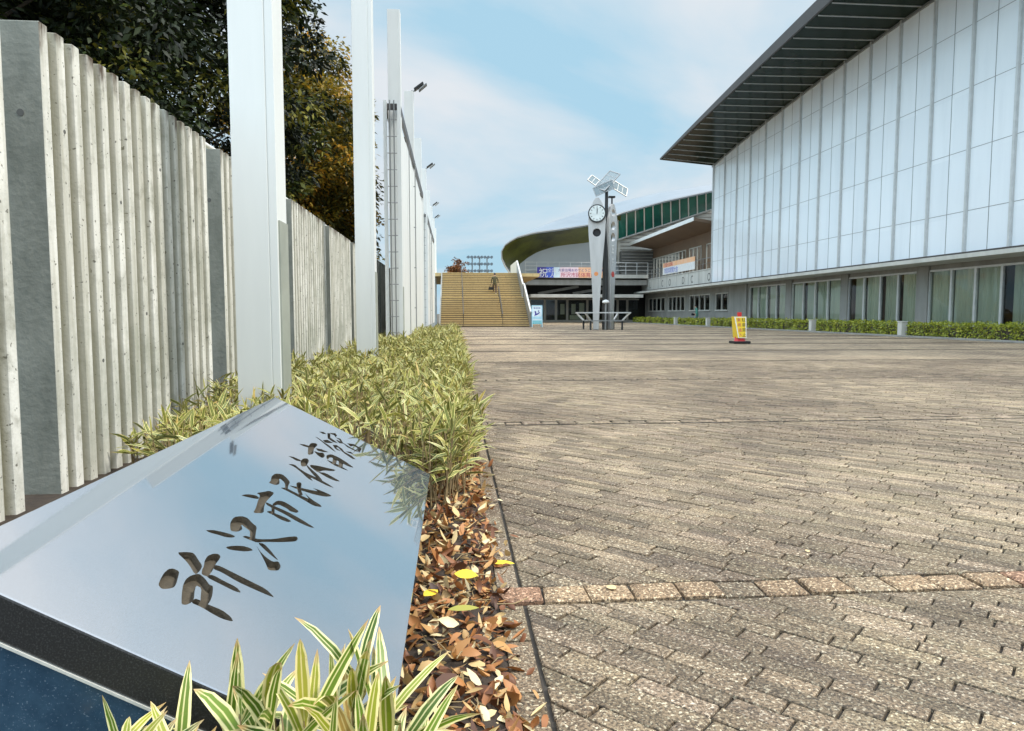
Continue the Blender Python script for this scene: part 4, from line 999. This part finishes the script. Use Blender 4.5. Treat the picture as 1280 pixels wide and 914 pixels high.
# ------------------------------------------------------------------ stairs
def stairs():
    X0, X1, Y0 = -.95, 5.62, 51.45; RI, TR = .164, .34
    s = thing('staircase', 'wide ochre tiled outdoor staircase climbing to the upper deck', 'staircase', (2.3, Y0, 0))
    m = MB(); n = MB(); y = Y0; z = 0; steps = []
    for k in range(28):
        y2 = y+TR + (1.3 if k == 13 else 0)
        m.box(X0, X1, y, y2+.002, -.02 if k == 0 else z-.1, z+RI-.03); m.box(X0, X1, y-.025, y2-.03, z+RI-.03, z+RI)
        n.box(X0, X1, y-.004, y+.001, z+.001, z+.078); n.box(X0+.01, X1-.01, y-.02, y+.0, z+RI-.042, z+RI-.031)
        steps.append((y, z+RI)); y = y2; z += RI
    m.build('steps', 'stair_tile', s); n.build('riser_shadow_strip', 'stair_shadow', s)
    YT, ZT = y, z
    m = MB(); m.box(-4, 7.7, YT, 79.9, ZT-.3, ZT-.01); m.build('upper_deck', 'stair_tile', s)
    m = MB(); m.box(X0-.1, X1+.06, YT+.2, YT+.5, 0, ZT-.32); m.build('deck_wall', 'dark_concrete', s)
    yl = steps[13][0]+.34; zl = steps[13][1]
    def flight(x, ya, za, yb, zb, name, mat):
        m = MB(); m.prism([(x, ya, za), (x, yb, zb), (x, yb, zb+1.0), (x, ya, za+1.0)], (.08, 0, 0)); m.build(name, mat, s)
        m = MB(); m.bar((x+.04, ya-.1, za+1.1), (x+.04, yb+.1, zb+1.1), .12, .08); m.build('handrail', 'aluminium', s)
    flight(X1+.03, Y0-.1, .0, yl, zl, 'side_panel', 'grey_steel'); flight(X1+.03, yl+1.1, zl, YT+.2, ZT, 'side_panel', 'grey_steel'); 
    m = MB(); m.prism([(X1+.03, YT+.3, ZT), (X1+.03, YT+7, ZT), (X1+.03, YT+7, ZT+1.15), (X1+.03, YT+.3, ZT+1.15)], (.08, 0, 0)); m.build('deck_parapet', 'pale_concrete', s)
    m = MB(); m.prism([(X0-.12, Y0-.1, 0), (X0-.12, yl, zl), (X0-.12, yl+1.1, zl), (X0-.12, YT, ZT), (X0-.12, YT, 0)], (.11, 0, 0)); m.build('side_wall', 'grey_concrete', s); m = MB(); m.prism([(X1+.0, Y0-.1, 0), (X1, yl, zl), (X1, yl+1.1, zl), (X1, YT, ZT), (X1, YT, 0)], (.028, 0, 0)); m.build('side_wall', 'grey_concrete', s)
    for x, fl in ((.72, (0, 1)), (3.62, (0,))):
        m = MB()
        for f in fl:
            a, za, b, zb = (Y0, .1, yl, zl) if f == 0 else (yl+1.1, zl, YT, ZT)
            m.bar((x, a, za+.85), (x, b, zb+.85), .05, .05)
            for i in range(5): k = i/4; yy = a+(b-a)*k; zq = za+(zb-za)*k; m.bar((x, yy, zq-.02), (x, yy, zq+.85), .04, .04)
        m.build('centre_handrail', 'dark_steel', s)
    return steps
STEPS = stairs()

# ------------------------------------------------------------------ clock tower
def clock_tower():
    Y = 43.0; c = at(757, 411, Y=Y); cx = c.x
    t = thing('clock_tower', 'stainless steel clock tower of two tall leaf-shaped blades with glass wings on top', 'clock tower', (cx, Y, 0))
    def blade(px, ztop_, wmax, yaw, yy, holes, name):
        x0 = at(px, 300, Y=yy).x; prof = [(0, .17), (1.5, .21), (3.2, .30), (4.8, .42), (5.8, .50), (6.6, .535), (7.1, .50), (7.5, .40), (7.85, .24), (8.05, .10)]
        k = ztop_/8.1; L = [(-w*wmax/.535, z*k) for z, w in prof]; Rr = [(w*wmax/.535, z*k) for z, w in reversed(prof)]
        ax = Vector((math.cos(yaw), math.sin(yaw), 0)); nn = Vector((-math.sin(yaw), math.cos(yaw), 0)); o = Vector((x0, yy, 0))
        P = lambda u, z: o + ax*u + Vector((0, 0, z))
        hs = [[P(hu + hr*math.cos(q*math.pi/10), hz + hr*math.sin(q*math.pi/10)) for q in range(20)] for hu, hz, hr in holes]
        m = MB(); m.prism([P(u, z) for u, z in L+Rr], nn*.22, holes=hs); return m.build(name, 'stainless', t, bevel=.012), P, nn
    bl, P, nn = blade(746, 8.15, .54, R(-12), Y-.15, [(0, 5.98, .25)], 'blade')
    m = MB(); m.disc(P(0, 5.98)+nn*.18, nn, .26, .02); m.build('hole_backing', 'black_paint', bl)
    m = MB(); m.disc(P(-.02, 3.45)-nn*.015, nn, .13, .01, 16); m.build('orange_emblem', 'orange_emblem', bl)
    br, P2, n2 = blade(766.5, 7.85, .54, R(48), Y+.25, [(0, 7.25, .22), (0, 6.45, .26), (0, 5.75, .26)], 'blade')
    m = MB(); text_mb(m, 'E', .75, P2(-.25, 4.75), (P2(1, 0)-P2(0, 0)), (0, 0, 1), .012); text_mb(m, 'F', .7, P2(-.22, 3.95), (P2(1, 0)-P2(0, 0)), (0, 0, 1), .012); m.build('lettering', 'white_paint', br, fix=False)
    m = MB(); m.disc(P2(0, 3.45)-n2*.015, n2, .18, .01, 16); m.build('red_emblem', 'red_emblem', br)
    m = MB(); m.tube([(cx, Y+.1, 0), (cx, Y+.1, 8.75)], [.16, .10], 12); m.tube([(cx+.42, Y+.45, 7.6), (cx+.42, Y+.45, 8.25)], .05, 8); m.tube([(cx-.12, Y+.3, 0), (cx-.12, Y+.3, 7.4)], .05, 8); m.build('mast', 'dark_steel', t, smooth=True)
    # clock
    cc = P(0, 7.12) - nn*.16; fn = -nn
    ring = MB(); ring.disc(cc+nn*.16, fn, .545, .26, 32); d = ring.build('clock_case', 'dark_steel', t)
    f = MB(); f.disc(cc+fn*.10, fn, .475, .012, 32); fa = f.build('clock_face', 'clock_white', d)
    axr = Vector((math.cos(R(-12)), math.sin(R(-12)), 0)); m = MB(); pc = cc+fn*.118
    for k in range(12):
        an = k*math.pi/6; dv = axr*math.sin(an)+Vector((0, 0, math.cos(an))); m.bar(pc+dv*.34, pc+dv*.43, .03, .012, up=fn)
    m.bar(pc-Vector((0, 0, .06)), pc+Vector((0, 0, .38)), .03, .012, up=fn); m.bar(pc+fn*.01, pc+fn*.01+axr*.015+Vector((0, 0, .28)), .045, .012, up=fn); m.build('clock_hands', 'black_paint', d)
    # glass wings
    def wing(c, u, v, L, W, nm):
        u = Vector(u).normalized(); v = Vector(v).normalized(); v = (v-u*v.dot(u)).normalized(); n = u.cross(v)
        m = MB(); m.obox(c, (u, v, n), (L/2, W/2, .008)); g = m.build('glass_wing', 'solar_glass', t)
        m = MB()
        for s in (-1, 1): m.bar(c-u*L/2+v*s*W/2, c+u*L/2+v*s*W/2, .05, .05, up=n); m.bar(c+u*s*L/2-v*W/2, c+u*s*L/2+v*W/2, .05, .05, up=n)
        for k in (-.25, 0, .25): m.bar(c+u*L*k-v*W/2, c+u*L*k+v*W/2, .025, .025, up=n)
        m.build('wing_frame', 'grey_steel', g)
    top = Vector((cx, Y+.1, 8.75))
    wing(top+Vector((.02, -.1, .42)), (1, .3, 1.05), (1, -.5, .12), 1.5, .82, '')
    wing(top+Vector((-.52, .35, .36)), (-1, .2, .72), (.5, .6, .7), 1.15, .6, '')
    wing(top+Vector((.78, .30, .10)), (1, .2, -.5), (.2, .6, .8), 1.35, .7, '')
    wing(top+Vector((-.25, -.35, -.08)), (1, -.3, .42), (-.5, .3, .5), 1.25, .55, '')
    m = MB(); m.box(cx-.18, cx+.18, Y-.1, Y+.3, 8.62, 8.72); m.box(cx+.2, cx+.6, Y+.3, Y+.6, 8.2, 8.3); m.build('wing_mount', 'dark_steel', t)
    # seat frame round the foot
    s = thing('ring_bench', 'grey steel railing bench framing the foot of the clock tower', 'bench', (cx, Y, 0))
    a0, a1 = at(730, 391, Y=42).x, at(785.5, 391, Y=42).x; b0, b1 = at(738, 401, Y=42).x, at(777.5, 401, Y=42).x
    ya, yb = 41.6, 44.6; zc, zl = 1.05, .56
    m = MB(); pts = [(a0, ya, zc), (a1, ya, zc), (a1, yb, zc), (a0, yb, zc)]
    for p, q in zip(pts, pts[1:]+pts[:1]): m.bar(p, q, .14, .07)
    m.build('top_rail', 'aluminium', s)
    m = MB(); p2 = [(b0, ya+.35, zl), (b1, ya+.35, zl), (b1, yb-.35, zl), (b0, yb-.35, zl)]
    for p, q in zip(p2, p2[1:]+p2[:1]): m.bar(p, q, .16, .06)
    m.build('seat_rail', 'grey_steel', s)
    for p, q in zip(pts, p2):
        m = MB(); m.bar(p, q, .09, .09); m.build('brace', 'aluminium', s); m = MB(); m.bar((q[0], q[1], 0), q, .10, .10); m.build('leg', 'dark_steel', s)
    p = at(757, 411, Y=42.3); l = thing('bollard_lamp', 'low bollard lamp with a white round head at the foot of the clock tower', 'lamp', (p.x, 42.3, 0))
    m = MB(); m.tube([(p.x, 42.3, 0), (p.x, 42.3, 1.62)], .06, 10); m.build('pole', 'grey_steel', l)
    m = MB(); m.tube([(p.x, 42.3, z) for z in (1.62, 1.68, 1.78, 1.84)], [.12, .22, .2, .06], 14); m.build('lamp_head', 'white_paint', l, smooth=True)
clock_tower()

# ------------------------------------------------------------------ cone sign, board
def cone_sign():
    p = at(924.5, 429.5, Z=0); x, y = p.x, p.y
    t = thing('cone_sign', 'red traffic cone wearing a yellow notice sleeve, alone on the plaza', 'cone sign', (x, y, 0))
    m = MB(); m.box(x-.27, x+.27, y-.27, y+.27, 0, .085); m.build('base', 'black_rubber', t, bevel=.02)
    m = MB(); m.tube([(x, y, .085), (x, y, .12), (x-.02, y, .85), (x-.025, y, .97)], [.20, .17, .07, .06], 20); m.build('cone', 'red_plastic', t, smooth=True)
    m = MB(); m.tube([(x-.028, y, .93), (x-.03, y, 1.04)], [.075, .07], 16); m.build('cap', 'red_plastic', t)
    L = lambda u, v, d: (x + (u-.5)*(.28+.13*v) - .045*v, y-.21+.10*v-d, .19+.70*v)
    m = MB(); m.prism([L(0, 0, 0), L(1, 0, 0), L(1, 1, 0), L(0, 1, 0)], (0, .012, 0), 0)
    B = lambda u, v, d: (x + (u-.5)*(.28+.13*v) - .045*v, y+.21-.10*v+d, .19+.70*v)
    m.prism([B(0, 0, 0), B(1, 0, 0), B(1, 1, 0), B(0, 1, 0)], (0, .012, 0), 0); m.prism([L(0, 1, 0), L(1, 1, 0), B(1, 1, 0), B(0, 1, 0)], (0, 0, .008), 0)
    m.prism([L(0, 0, 0), L(0, 1, 0), B(0, 1, 0), B(0, 0, 0)], (-.006, 0, 0), 0); m.prism([L(1, 0, 0), L(1, 1, 0), B(1, 1, 0), B(1, 0, 0)], (.006, 0, 0), 0)
    m.build('sleeve', 'yellow_sheet', t)
    m = MB(); m.prism([L(0, 0, .003), L(1, 0, .003), L(1, 1, .003), L(0, 1, .003)], (0, -.002, 0)); m.build('white_border', 'white_paint', t); m = MB(); m.prism([L(.10, .03, .006), L(.90, .03, .006), L(.90, .97, .006), L(.10, .97, .006)], (0, -.003, 0)); sh = m.build('yellow_face', 'yellow_sheet', t)
    for colu, word, mat in ((.73, '駐車禁止', 'black_paint'), (.30, '車両進入', 'red_plastic')):
        m = MB()
        for k, ch in enumerate(word):
            o = Vector(L(colu, .78-.235*k, .011)); text_mb(m, ch, .135, o-Vector((.062, 0, 0)), (1, 0, 0), (0, .14, 1), .002)
        m.build('lettering', mat if mat == 'black_paint' else 'crimson_print', sh, fix=False)
cone_sign()
def a_board():
    p = at(671.5, 409, Z=0); x, y = p.x, min(p.y, 51.2); x = at(671.5, 409, Y=y).x
    t = thing('a_board', 'pale blue sandwich board with a dark figure picture beside the foot of the stairs', 'sign board', (x, y, 0))
    w, H = .37, 1.55
    m = MB(); m.prism([(x-w, y, .22), (x+w, y, .22), (x+w, y+.16, H), (x-w, y+.16, H)], (0, .03, 0)); f = m.build('front_panel', 'pale_blue_print', t)
    m = MB(); m.prism([(x-w, y+.6, .22), (x+w, y+.6, .22), (x+w, y+.24, H), (x-w, y+.24, H)], (0, .03, 0)); m.build('back_panel', 'white_paint', t)
    m = MB()
    for sx in (-1, 1):
        m.bar((x+sx*w, y-.01, 0), (x+sx*w, y+.17, H+.03), .05); m.bar((x+sx*w, y+.66, 0), (x+sx*w, y+.24, H+.03), .05)
    m.bar((x-w, y+.18, H+.03), (x+w, y+.18, H+.03), .06); m.build('frame', 'sky_blue_print', t)
    q = lambda u, v, d=.006: Vector((x+u*w, y+.16*(v*1.33/1.33)-d, .22+1.33*v))
    m = MB(); m.prism([q(-.95, .02), q(.95, .02), q(.95, .10), q(-.95, .10)], (0, -.003, 0)); m.prism([q(-.9, .13), q(.9, .13), q(.9, .20), q(-.9, .20)], (0, -.003, 0)); m.build('teal_band', 'teal_print', f)
    m = MB(); m.prism([q(-.9, .28), q(.9, .28), q(.9, .42), q(-.9, .42)], (0, -.003, 0)); m.build('blue_band', 'sky_blue_print', f)
    m = MB(); m.prism([q(-.6, .45), q(.1, .52), q(.6, .64), (q(.45, .67)), q(-.1, .57), q(-.25, .72), q(-.5, .72), q(-.4, .55)], (0, -.003, 0)); m.disc(q(.3, .72), (0, -1, 0), .05, .004, 12)
    for k in range(4): m.prism([q(-.65+.36*k, .86), q(-.43+.36*k, .86), q(-.43+.36*k, .92), q(-.65+.36*k, .92)], (0, -.003, 0))
    m.build('dark_figure', 'navy_print', f)
a_board()

# ------------------------------------------------------------------ clipped hedges on the right
def hedge(y0, y1, x0, x1, z1, lab, dens, leaf):
    t = thing('hedge', lab, 'hedge', ((x0+x1)/2, (y0+y1)/2, 0), 'clipped hedges along the sports hall')
    rs = np.random.default_rng(int(y0*100)); area = (y1-y0)*(z1+(x1-x0)); n = int(area*dens); P = []; N = []
    for _ in range(n):
        k = rs.random(); yy = rs.uniform(y0, y1); bx = .06*math.sin(yy*3.1)+.04*math.sin(yy*7.7)
        if k < .50: p = (x0+bx+rs.uniform(0, .12), yy, rs.uniform(.06, z1)); nn = (-1, 0, .3)
        elif k < .93: p = (rs.uniform(x0, x1), yy, z1+bx*.8-rs.uniform(0, .12)); nn = (-.2, 0, 1)
        else: p = (rs.uniform(x0, x1), y0+rs.uniform(0, .1), rs.uniform(.06, z1)); nn = (0, -1, .3)
        P.append(p); N.append(nn)
    P = np.array(P); N = unit(np.array(N)+rs.normal(0, .45, (n, 3))); D = unit(np.cross(N, rs.normal(0, 1, (n, 3)))+N*.7)
    nn = unit(N - D*np.sum(N*D, 1, keepdims=True)+1e-6); L = rs.uniform(.7, 1.3, n)*leaf
    leaf_mesh('foliage', 'hedge_leaf', P, D, nn, L, L*.55, np.clip(.5+.4*(P[:, 2]/z1-.6)*0+rs.normal(0, .25, n), 0, 1), DIAM, rs.uniform(0, .3, n), t)
    m = MB(); m.box(x0+.14, x1-.1, y0+.08, y1-.08, 0, z1-.14); m.build('branches', 'bark', t)
def right_hedges():
    yy = lambda px: at(px, 415, X=19.5).y
    segs = [(1300, 1134.5, 'long clipped hedge at the right edge of the view, under the tall curtained windows'), (1126, 1083, 'short clipped hedge just left of the nearest concrete stub'), (1082.5, 1021, 'clipped hedge between the two nearest stubs, its left half'),
            (1013.5, 941, 'clipped hedge directly right of the yellow cone sign'), (938, 888, 'clipped hedge directly behind and left of the yellow cone sign'), (884, 868.5, 'small clipped hedge in front of the walking person'), (867, 847.5, 'low clipped hedge just left of the walking person'),
            (843.5, 829.5, 'low far hedge, third from the left end'), (828, 814.5, 'low far hedge, second from the left end'), (813, 792, 'farthest low hedge, by the hall entrance')]
    for a, b, lab in segs:
        y0, y1 = yy(a), yy(b); y0 = max(y0, 19)
        hedge(y0+.05, y1-.05, 19.45, 20.35, .62 if y0 < 45 else .55, lab, 420 if y0 < 34 else 230 if y0 < 50 else 120, .085 if y0 < 34 else .11 if y0 < 50 else .16)
    base = None
    for px, lab in ((1130, 'short pale concrete stub post between the two nearest clipped hedges'), (1017, 'short pale concrete stub post, second from the right, left of the split hedge'), (886, 'short pale concrete stub post to the right of the walking person'), (845.5, 'farthest short pale concrete stub post among the low hedges')):
        y = yy(px)
        if base is None:
            t = thing('stub_post', lab, 'stub post', (19.42, y, 0), 'concrete stubs between the hedges'); m = MB(); m.box(19.28, 19.56, y-.14, y+.14, 0, .62); m.build('stub_shaft', 'pale_concrete', t, bevel=.015)
            m = MB(); m.box(19.26, 19.58, y-.16, y+.16, .62, .67); m.build('cap', 'pale_concrete', t, bevel=.01); base = t
        else: c = copy_tree(base); c.location = (19.42, y, 0); c['label'] = lab
right_hedges()

# ------------------------------------------------------------------ stadium lights
def stadium():
    Y = 150.; a = at(583, 341, Y=Y); b = at(616, 322, Y=Y)
    t = thing('stadium_light', 'far stadium floodlight rack of three rows on thin masts above the stairs', 'floodlight mast', ((a.x+b.x)/2, Y, 0))
    xs = [a.x + (b.x-a.x)*k for k in (.22, .5, .78)]
    for x in xs: m = MB(); m.tube([(x, Y, 0), (x, Y, b.z)], .14, 8); m.build('mast', 'grey_steel', t)
    for r in range(3):
        z = b.z - r*1.45; m = MB(); m.bar((a.x, Y, z), (b.x, Y, z), .12, .12); m.build('crossbar', 'grey_steel', t)
        for k in range(8):
            x = a.x + (b.x-a.x)*(k+.3)/8; m = MB(); m.tube([(x, Y-.1, z+.15), (x+.22, Y-.5, z+.02)], [.15, .34], 10); m.build('lamp', 'blue_cloth', t)
stadium()

# ------------------------------------------------------------------ people
def person(lab, loc, yaw, J, mats, hair, group=None):
    """J: name -> (x forward, y left, z up, radius); bones between names"""
    t = thing('person', lab, 'person', loc)
    names = list(J); vs = []; 
    cy, sy = math.cos(yaw), math.sin(yaw)
    P = lambda q: (q[0]*cy - q[1]*sy, q[0]*sy + q[1]*cy, q[2])
    bones = [('pelvis', 'waist'), ('waist', 'chest'), ('chest', 'neck'), ('neck', 'head0'), ('head0', 'head1'), ('head1', 'head2')]
    for s in 'lr':
        bones += [('chest', 'sho_'+s), ('sho_'+s, 'elb_'+s), ('elb_'+s, 'wri_'+s), ('wri_'+s, 'palm_'+s), ('pelvis', 'hip_'+s), ('hip_'+s, 'kne_'+s), ('kne_'+s, 'ank_'+s), ('ank_'+s, 'toe_'+s)]
        px = J['palm_'+s]; wx = J['wri_'+s]; d = Vector(px[:3])-Vector(wx[:3]); d.normalize(); side = Vector((1, 0, 0)) - d*d.x; side.normalize()
        for k, (o, ln) in enumerate(((-.027, .062), (-.009, .074), (.009, .07), (.026, .055))):
            q = Vector(px[:3])+d*.03+side*o; q2 = q+d*ln*.6; q3 = q2+d*ln*.35+Vector((.0, -.012 if s == 'l' else .012, 0))
            for nm, v in (('a', q), ('b', q2), ('c', q3)): J['f%s%d%s' % (s, k, nm)] = (*v, .009)
            bones += [('palm_'+s, 'f%s%da' % (s, k)), ('f%s%da' % (s, k), 'f%s%db' % (s, k)), ('f%s%db' % (s, k), 'f%s%dc' % (s, k))]
        q = Vector(wx[:3])+d*.03+side*.035; q2 = q+d*.03+side*.02
        J['th%sa' % s] = (*q, .011); J['th%sb' % s] = (*q2, .009); bones += [('wri_'+s, 'th%sa' % s), ('th%sa' % s, 'th%sb' % s)]
    names = list(J); idx = {n: i for i, n in enumerate(names)}
    me = bpy.data.meshes.new('body'); me.from_pydata([P(J[n]) for n in names], [(idx[a], idx[b]) for a, b in bones], [])
    ob = bpy.data.objects.new('body', me); COL.objects.link(ob)
    ob.modifiers.new('skin', 'SKIN'); sub = ob.modifiers.new('sub', 'SUBSURF'); sub.levels = 1; sub.render_levels = 1
    for n in names:
        sv = me.skin_vertices[0].data[idx[n]]; r = J[n][3]; sv.radius = (r, r) if not hasattr(r, '__len__') else r; sv.use_root = n == 'pelvis'
    bpy.context.view_layer.update(); dg = bpy.context.evaluated_depsgraph_get(); m2 = bpy.data.meshes.new_from_object(ob.evaluated_get(dg)); m2.name = 'body'
    ob.modifiers.clear(); ob.data = m2; ob.parent = t
    m2.materials.clear()
    for k in ('top', 'legs', 'skin', 'shoe'): m2.materials.append(MATS[mats[k]])
    wl = [Vector(P(J['palm_l'])), Vector(P(J['palm_r']))]; nz = J['neck'][2]; hz = J['hip_l'][2]-.12
    for p in m2.polygons:
        c = p.center; p.use_smooth = True
        hand = min((c-w).length for w in wl) < .10
        p.material_index = 2 if hand or c.z > nz+.02 else 0 if (c.z > hz or min((c-Vector(P(J[k]))).length for k in ('elb_l', 'elb_r', 'wri_l', 'wri_r')) < .13) else 3 if c.z < min(J['toe_l'][2], J['toe_r'][2])+.05 else 1
    h = Vector(P(J['head1'])); fw = Vector((cy, sy, 0)); lf = Vector((-sy, cy, 0)); up = Vector((0, 0, 1))
    # hair cap, nose, eyes, mouth, ears
    m = MB(); rows = []
    for i in range(8):
        th = i/7*R(118); ring = []
        for k in range(16):
            ph = k/16*2*math.pi; front = max(0, math.cos(ph)); tt = th*(1-.42*front)
            ring.append(Vector(loc) + h + up*.035 + (fw*math.cos(ph)*.108+lf*math.sin(ph)*.092)*math.sin(tt) + up*math.cos(tt)*.115 - fw*.012)
        rows.append(ring)
    m.loft(rows, close=True); m.build('hair', hair, t, smooth=True)
    m = MB(); b = Vector(loc)+h
    m.tube([b+fw*.082+up*.02, b+fw*.112-up*.012, b+fw*.085-up*.02], [.008, .014, .01], 8)
    for s in (-1, 1): m.tube([b+lf*s*.078+up*.02, b+lf*s*.09+up*.0, b+lf*s*.08-up*.03], [.01, .016, .008], 6)
    m.build('nose_and_ears', 'skin', t)
    m = MB()
    for s in (-1, 1): m.disc(b+fw*.084+lf*s*.032+up*.018, fw, .010, .006, 10)
    m.build('eyes', 'black_paint', t)
    m = MB(); m.bar(b+fw*.088-lf*.022-up*.052, b+fw*.088+lf*.022-up*.052, .01, .008); m.build('mouth', 'crimson_print', t)
    return t, P
def people():
    # climbing the stairs, back to the camera
    k = 15; y, z = STEPS[k]; x = at(618.5, 368, Y=y).x; loc = (x, y+.05, z)
    J = dict(pelvis=(0, 0, .90, (.14, .12)), waist=(.02, 0, 1.05, (.135, .11)), chest=(.06, 0, 1.29, (.16, .12)), neck=(.08, 0, 1.45, .055), head0=(.10, 0, 1.52, .075), head1=(.11, 0, 1.60, .092), head2=(.11, 0, 1.67, .07),
             sho_l=(.06, .19, 1.36, .07), elb_l=(.02, .27, 1.09, .052), wri_l=(.10, .27, .86, .036), palm_l=(.11, .27, .78, .036), sho_r=(.06, -.19, 1.36, .07), elb_r=(.0, -.27, 1.09, .052), wri_r=(.08, -.28, .86, .036), palm_r=(.09, -.28, .78, .036),
             hip_l=(0, .09, .84, .10), kne_l=(.16, .10, .58, .072), ank_l=(.14, .10, .24, .046), toe_l=(.27, .10, .20, .04), hip_r=(0, -.09, .84, .10), kne_r=(.03, -.10, .45, .072), ank_r=(-.08, -.10, .08, .046), toe_r=(.06, -.10, .035, .04))
    t, P = person('person in an olive jacket and dark trousers climbing the stairs with a black bag', loc, R(90), J, dict(top='olive_cloth', legs='brown_cloth', skin='skin', shoe='shoe_white'), 'hair')
    q = Vector(loc)+Vector(P((.11, .29, .74)))
    bag = thing('bag', 'black shoulder bag held by the person on the stairs', 'bag', tuple(q-Vector((0, 0, .42))))
    m = MB(); m.prism([q+Vector((-.20, -.09, -.16)), q+Vector((.18, -.09, -.16)), q+Vector((.21, -.09, -.42)), q+Vector((-.24, -.09, -.42))], (0, .17, 0)); m.build('pouch', 'black_cloth', bag, bevel=.03)
    m = MB(); m.tube([q+Vector((-.14, 0, -.17)), q+Vector((-.09, 0, -.02)), q+Vector((0, 0, .03)), q+Vector((.08, 0, -.02)), q+Vector((.12, 0, -.17))], .014, 6); m.build('strap', 'black_cloth', bag)
    # walking along the hall, heading away to the left
    p = at(871.5, 395, X=21.2); loc = (21.2, p.y, .05)
    J = dict(pelvis=(0, 0, .90, (.14, .12)), waist=(.02, 0, 1.05, (.135, .12)), chest=(.07, 0, 1.29, (.165, .13)), neck=(.12, 0, 1.45, .055), head0=(.15, 0, 1.51, .075), head1=(.17, 0, 1.59, .092), head2=(.16, 0, 1.66, .07),
             sho_l=(.06, .19, 1.36, .075), elb_l=(-.06, .25, 1.10, .056), wri_l=(.08, .26, .88, .038), palm_l=(.13, .26, .81, .036), sho_r=(.06, -.19, 1.36, .075), elb_r=(.05, -.26, 1.09, .056), wri_r=(.27, -.24, .97, .038), palm_r=(.35, -.22, .94, .036),
             hip_l=(0, .09, .84, .105), kne_l=(.20, .10, .48, .075), ank_l=(.24, .10, .09, .046), toe_l=(.38, .10, .05, .04), hip_r=(0, -.09, .84, .105), kne_r=(.0, -.10, .46, .075), ank_r=(-.24, -.10, .12, .046), toe_r=(-.12, -.10, .04, .04))
    t, P = person('person in a green jacket and pale jeans walking left behind the hedge', loc, R(150), J, dict(top='green_cloth', legs='blue_cloth', skin='skin', shoe='shoe_white'), 'hair')
    q = Vector(loc)+Vector(P((.40, -.22, .93)))
    bag = thing('bag', 'small dark bag held out by the person in the green jacket', 'bag', tuple(q-Vector((0, 0, .2))))
    m = MB(); m.obox(q-Vector((0, 0, .06)), ((1, 0, 0), (0, 1, 0), (0, 0, 1)), (.15, .06, .09)); m.build('pouch', 'black_cloth', bag, bevel=.02)
    m = MB(); m.tube([q+Vector((-.08, 0, .03)), q+Vector((0, 0, .07)), q+Vector((.08, 0, .03))], .01, 6); m.build('handle', 'black_cloth', bag)
people()
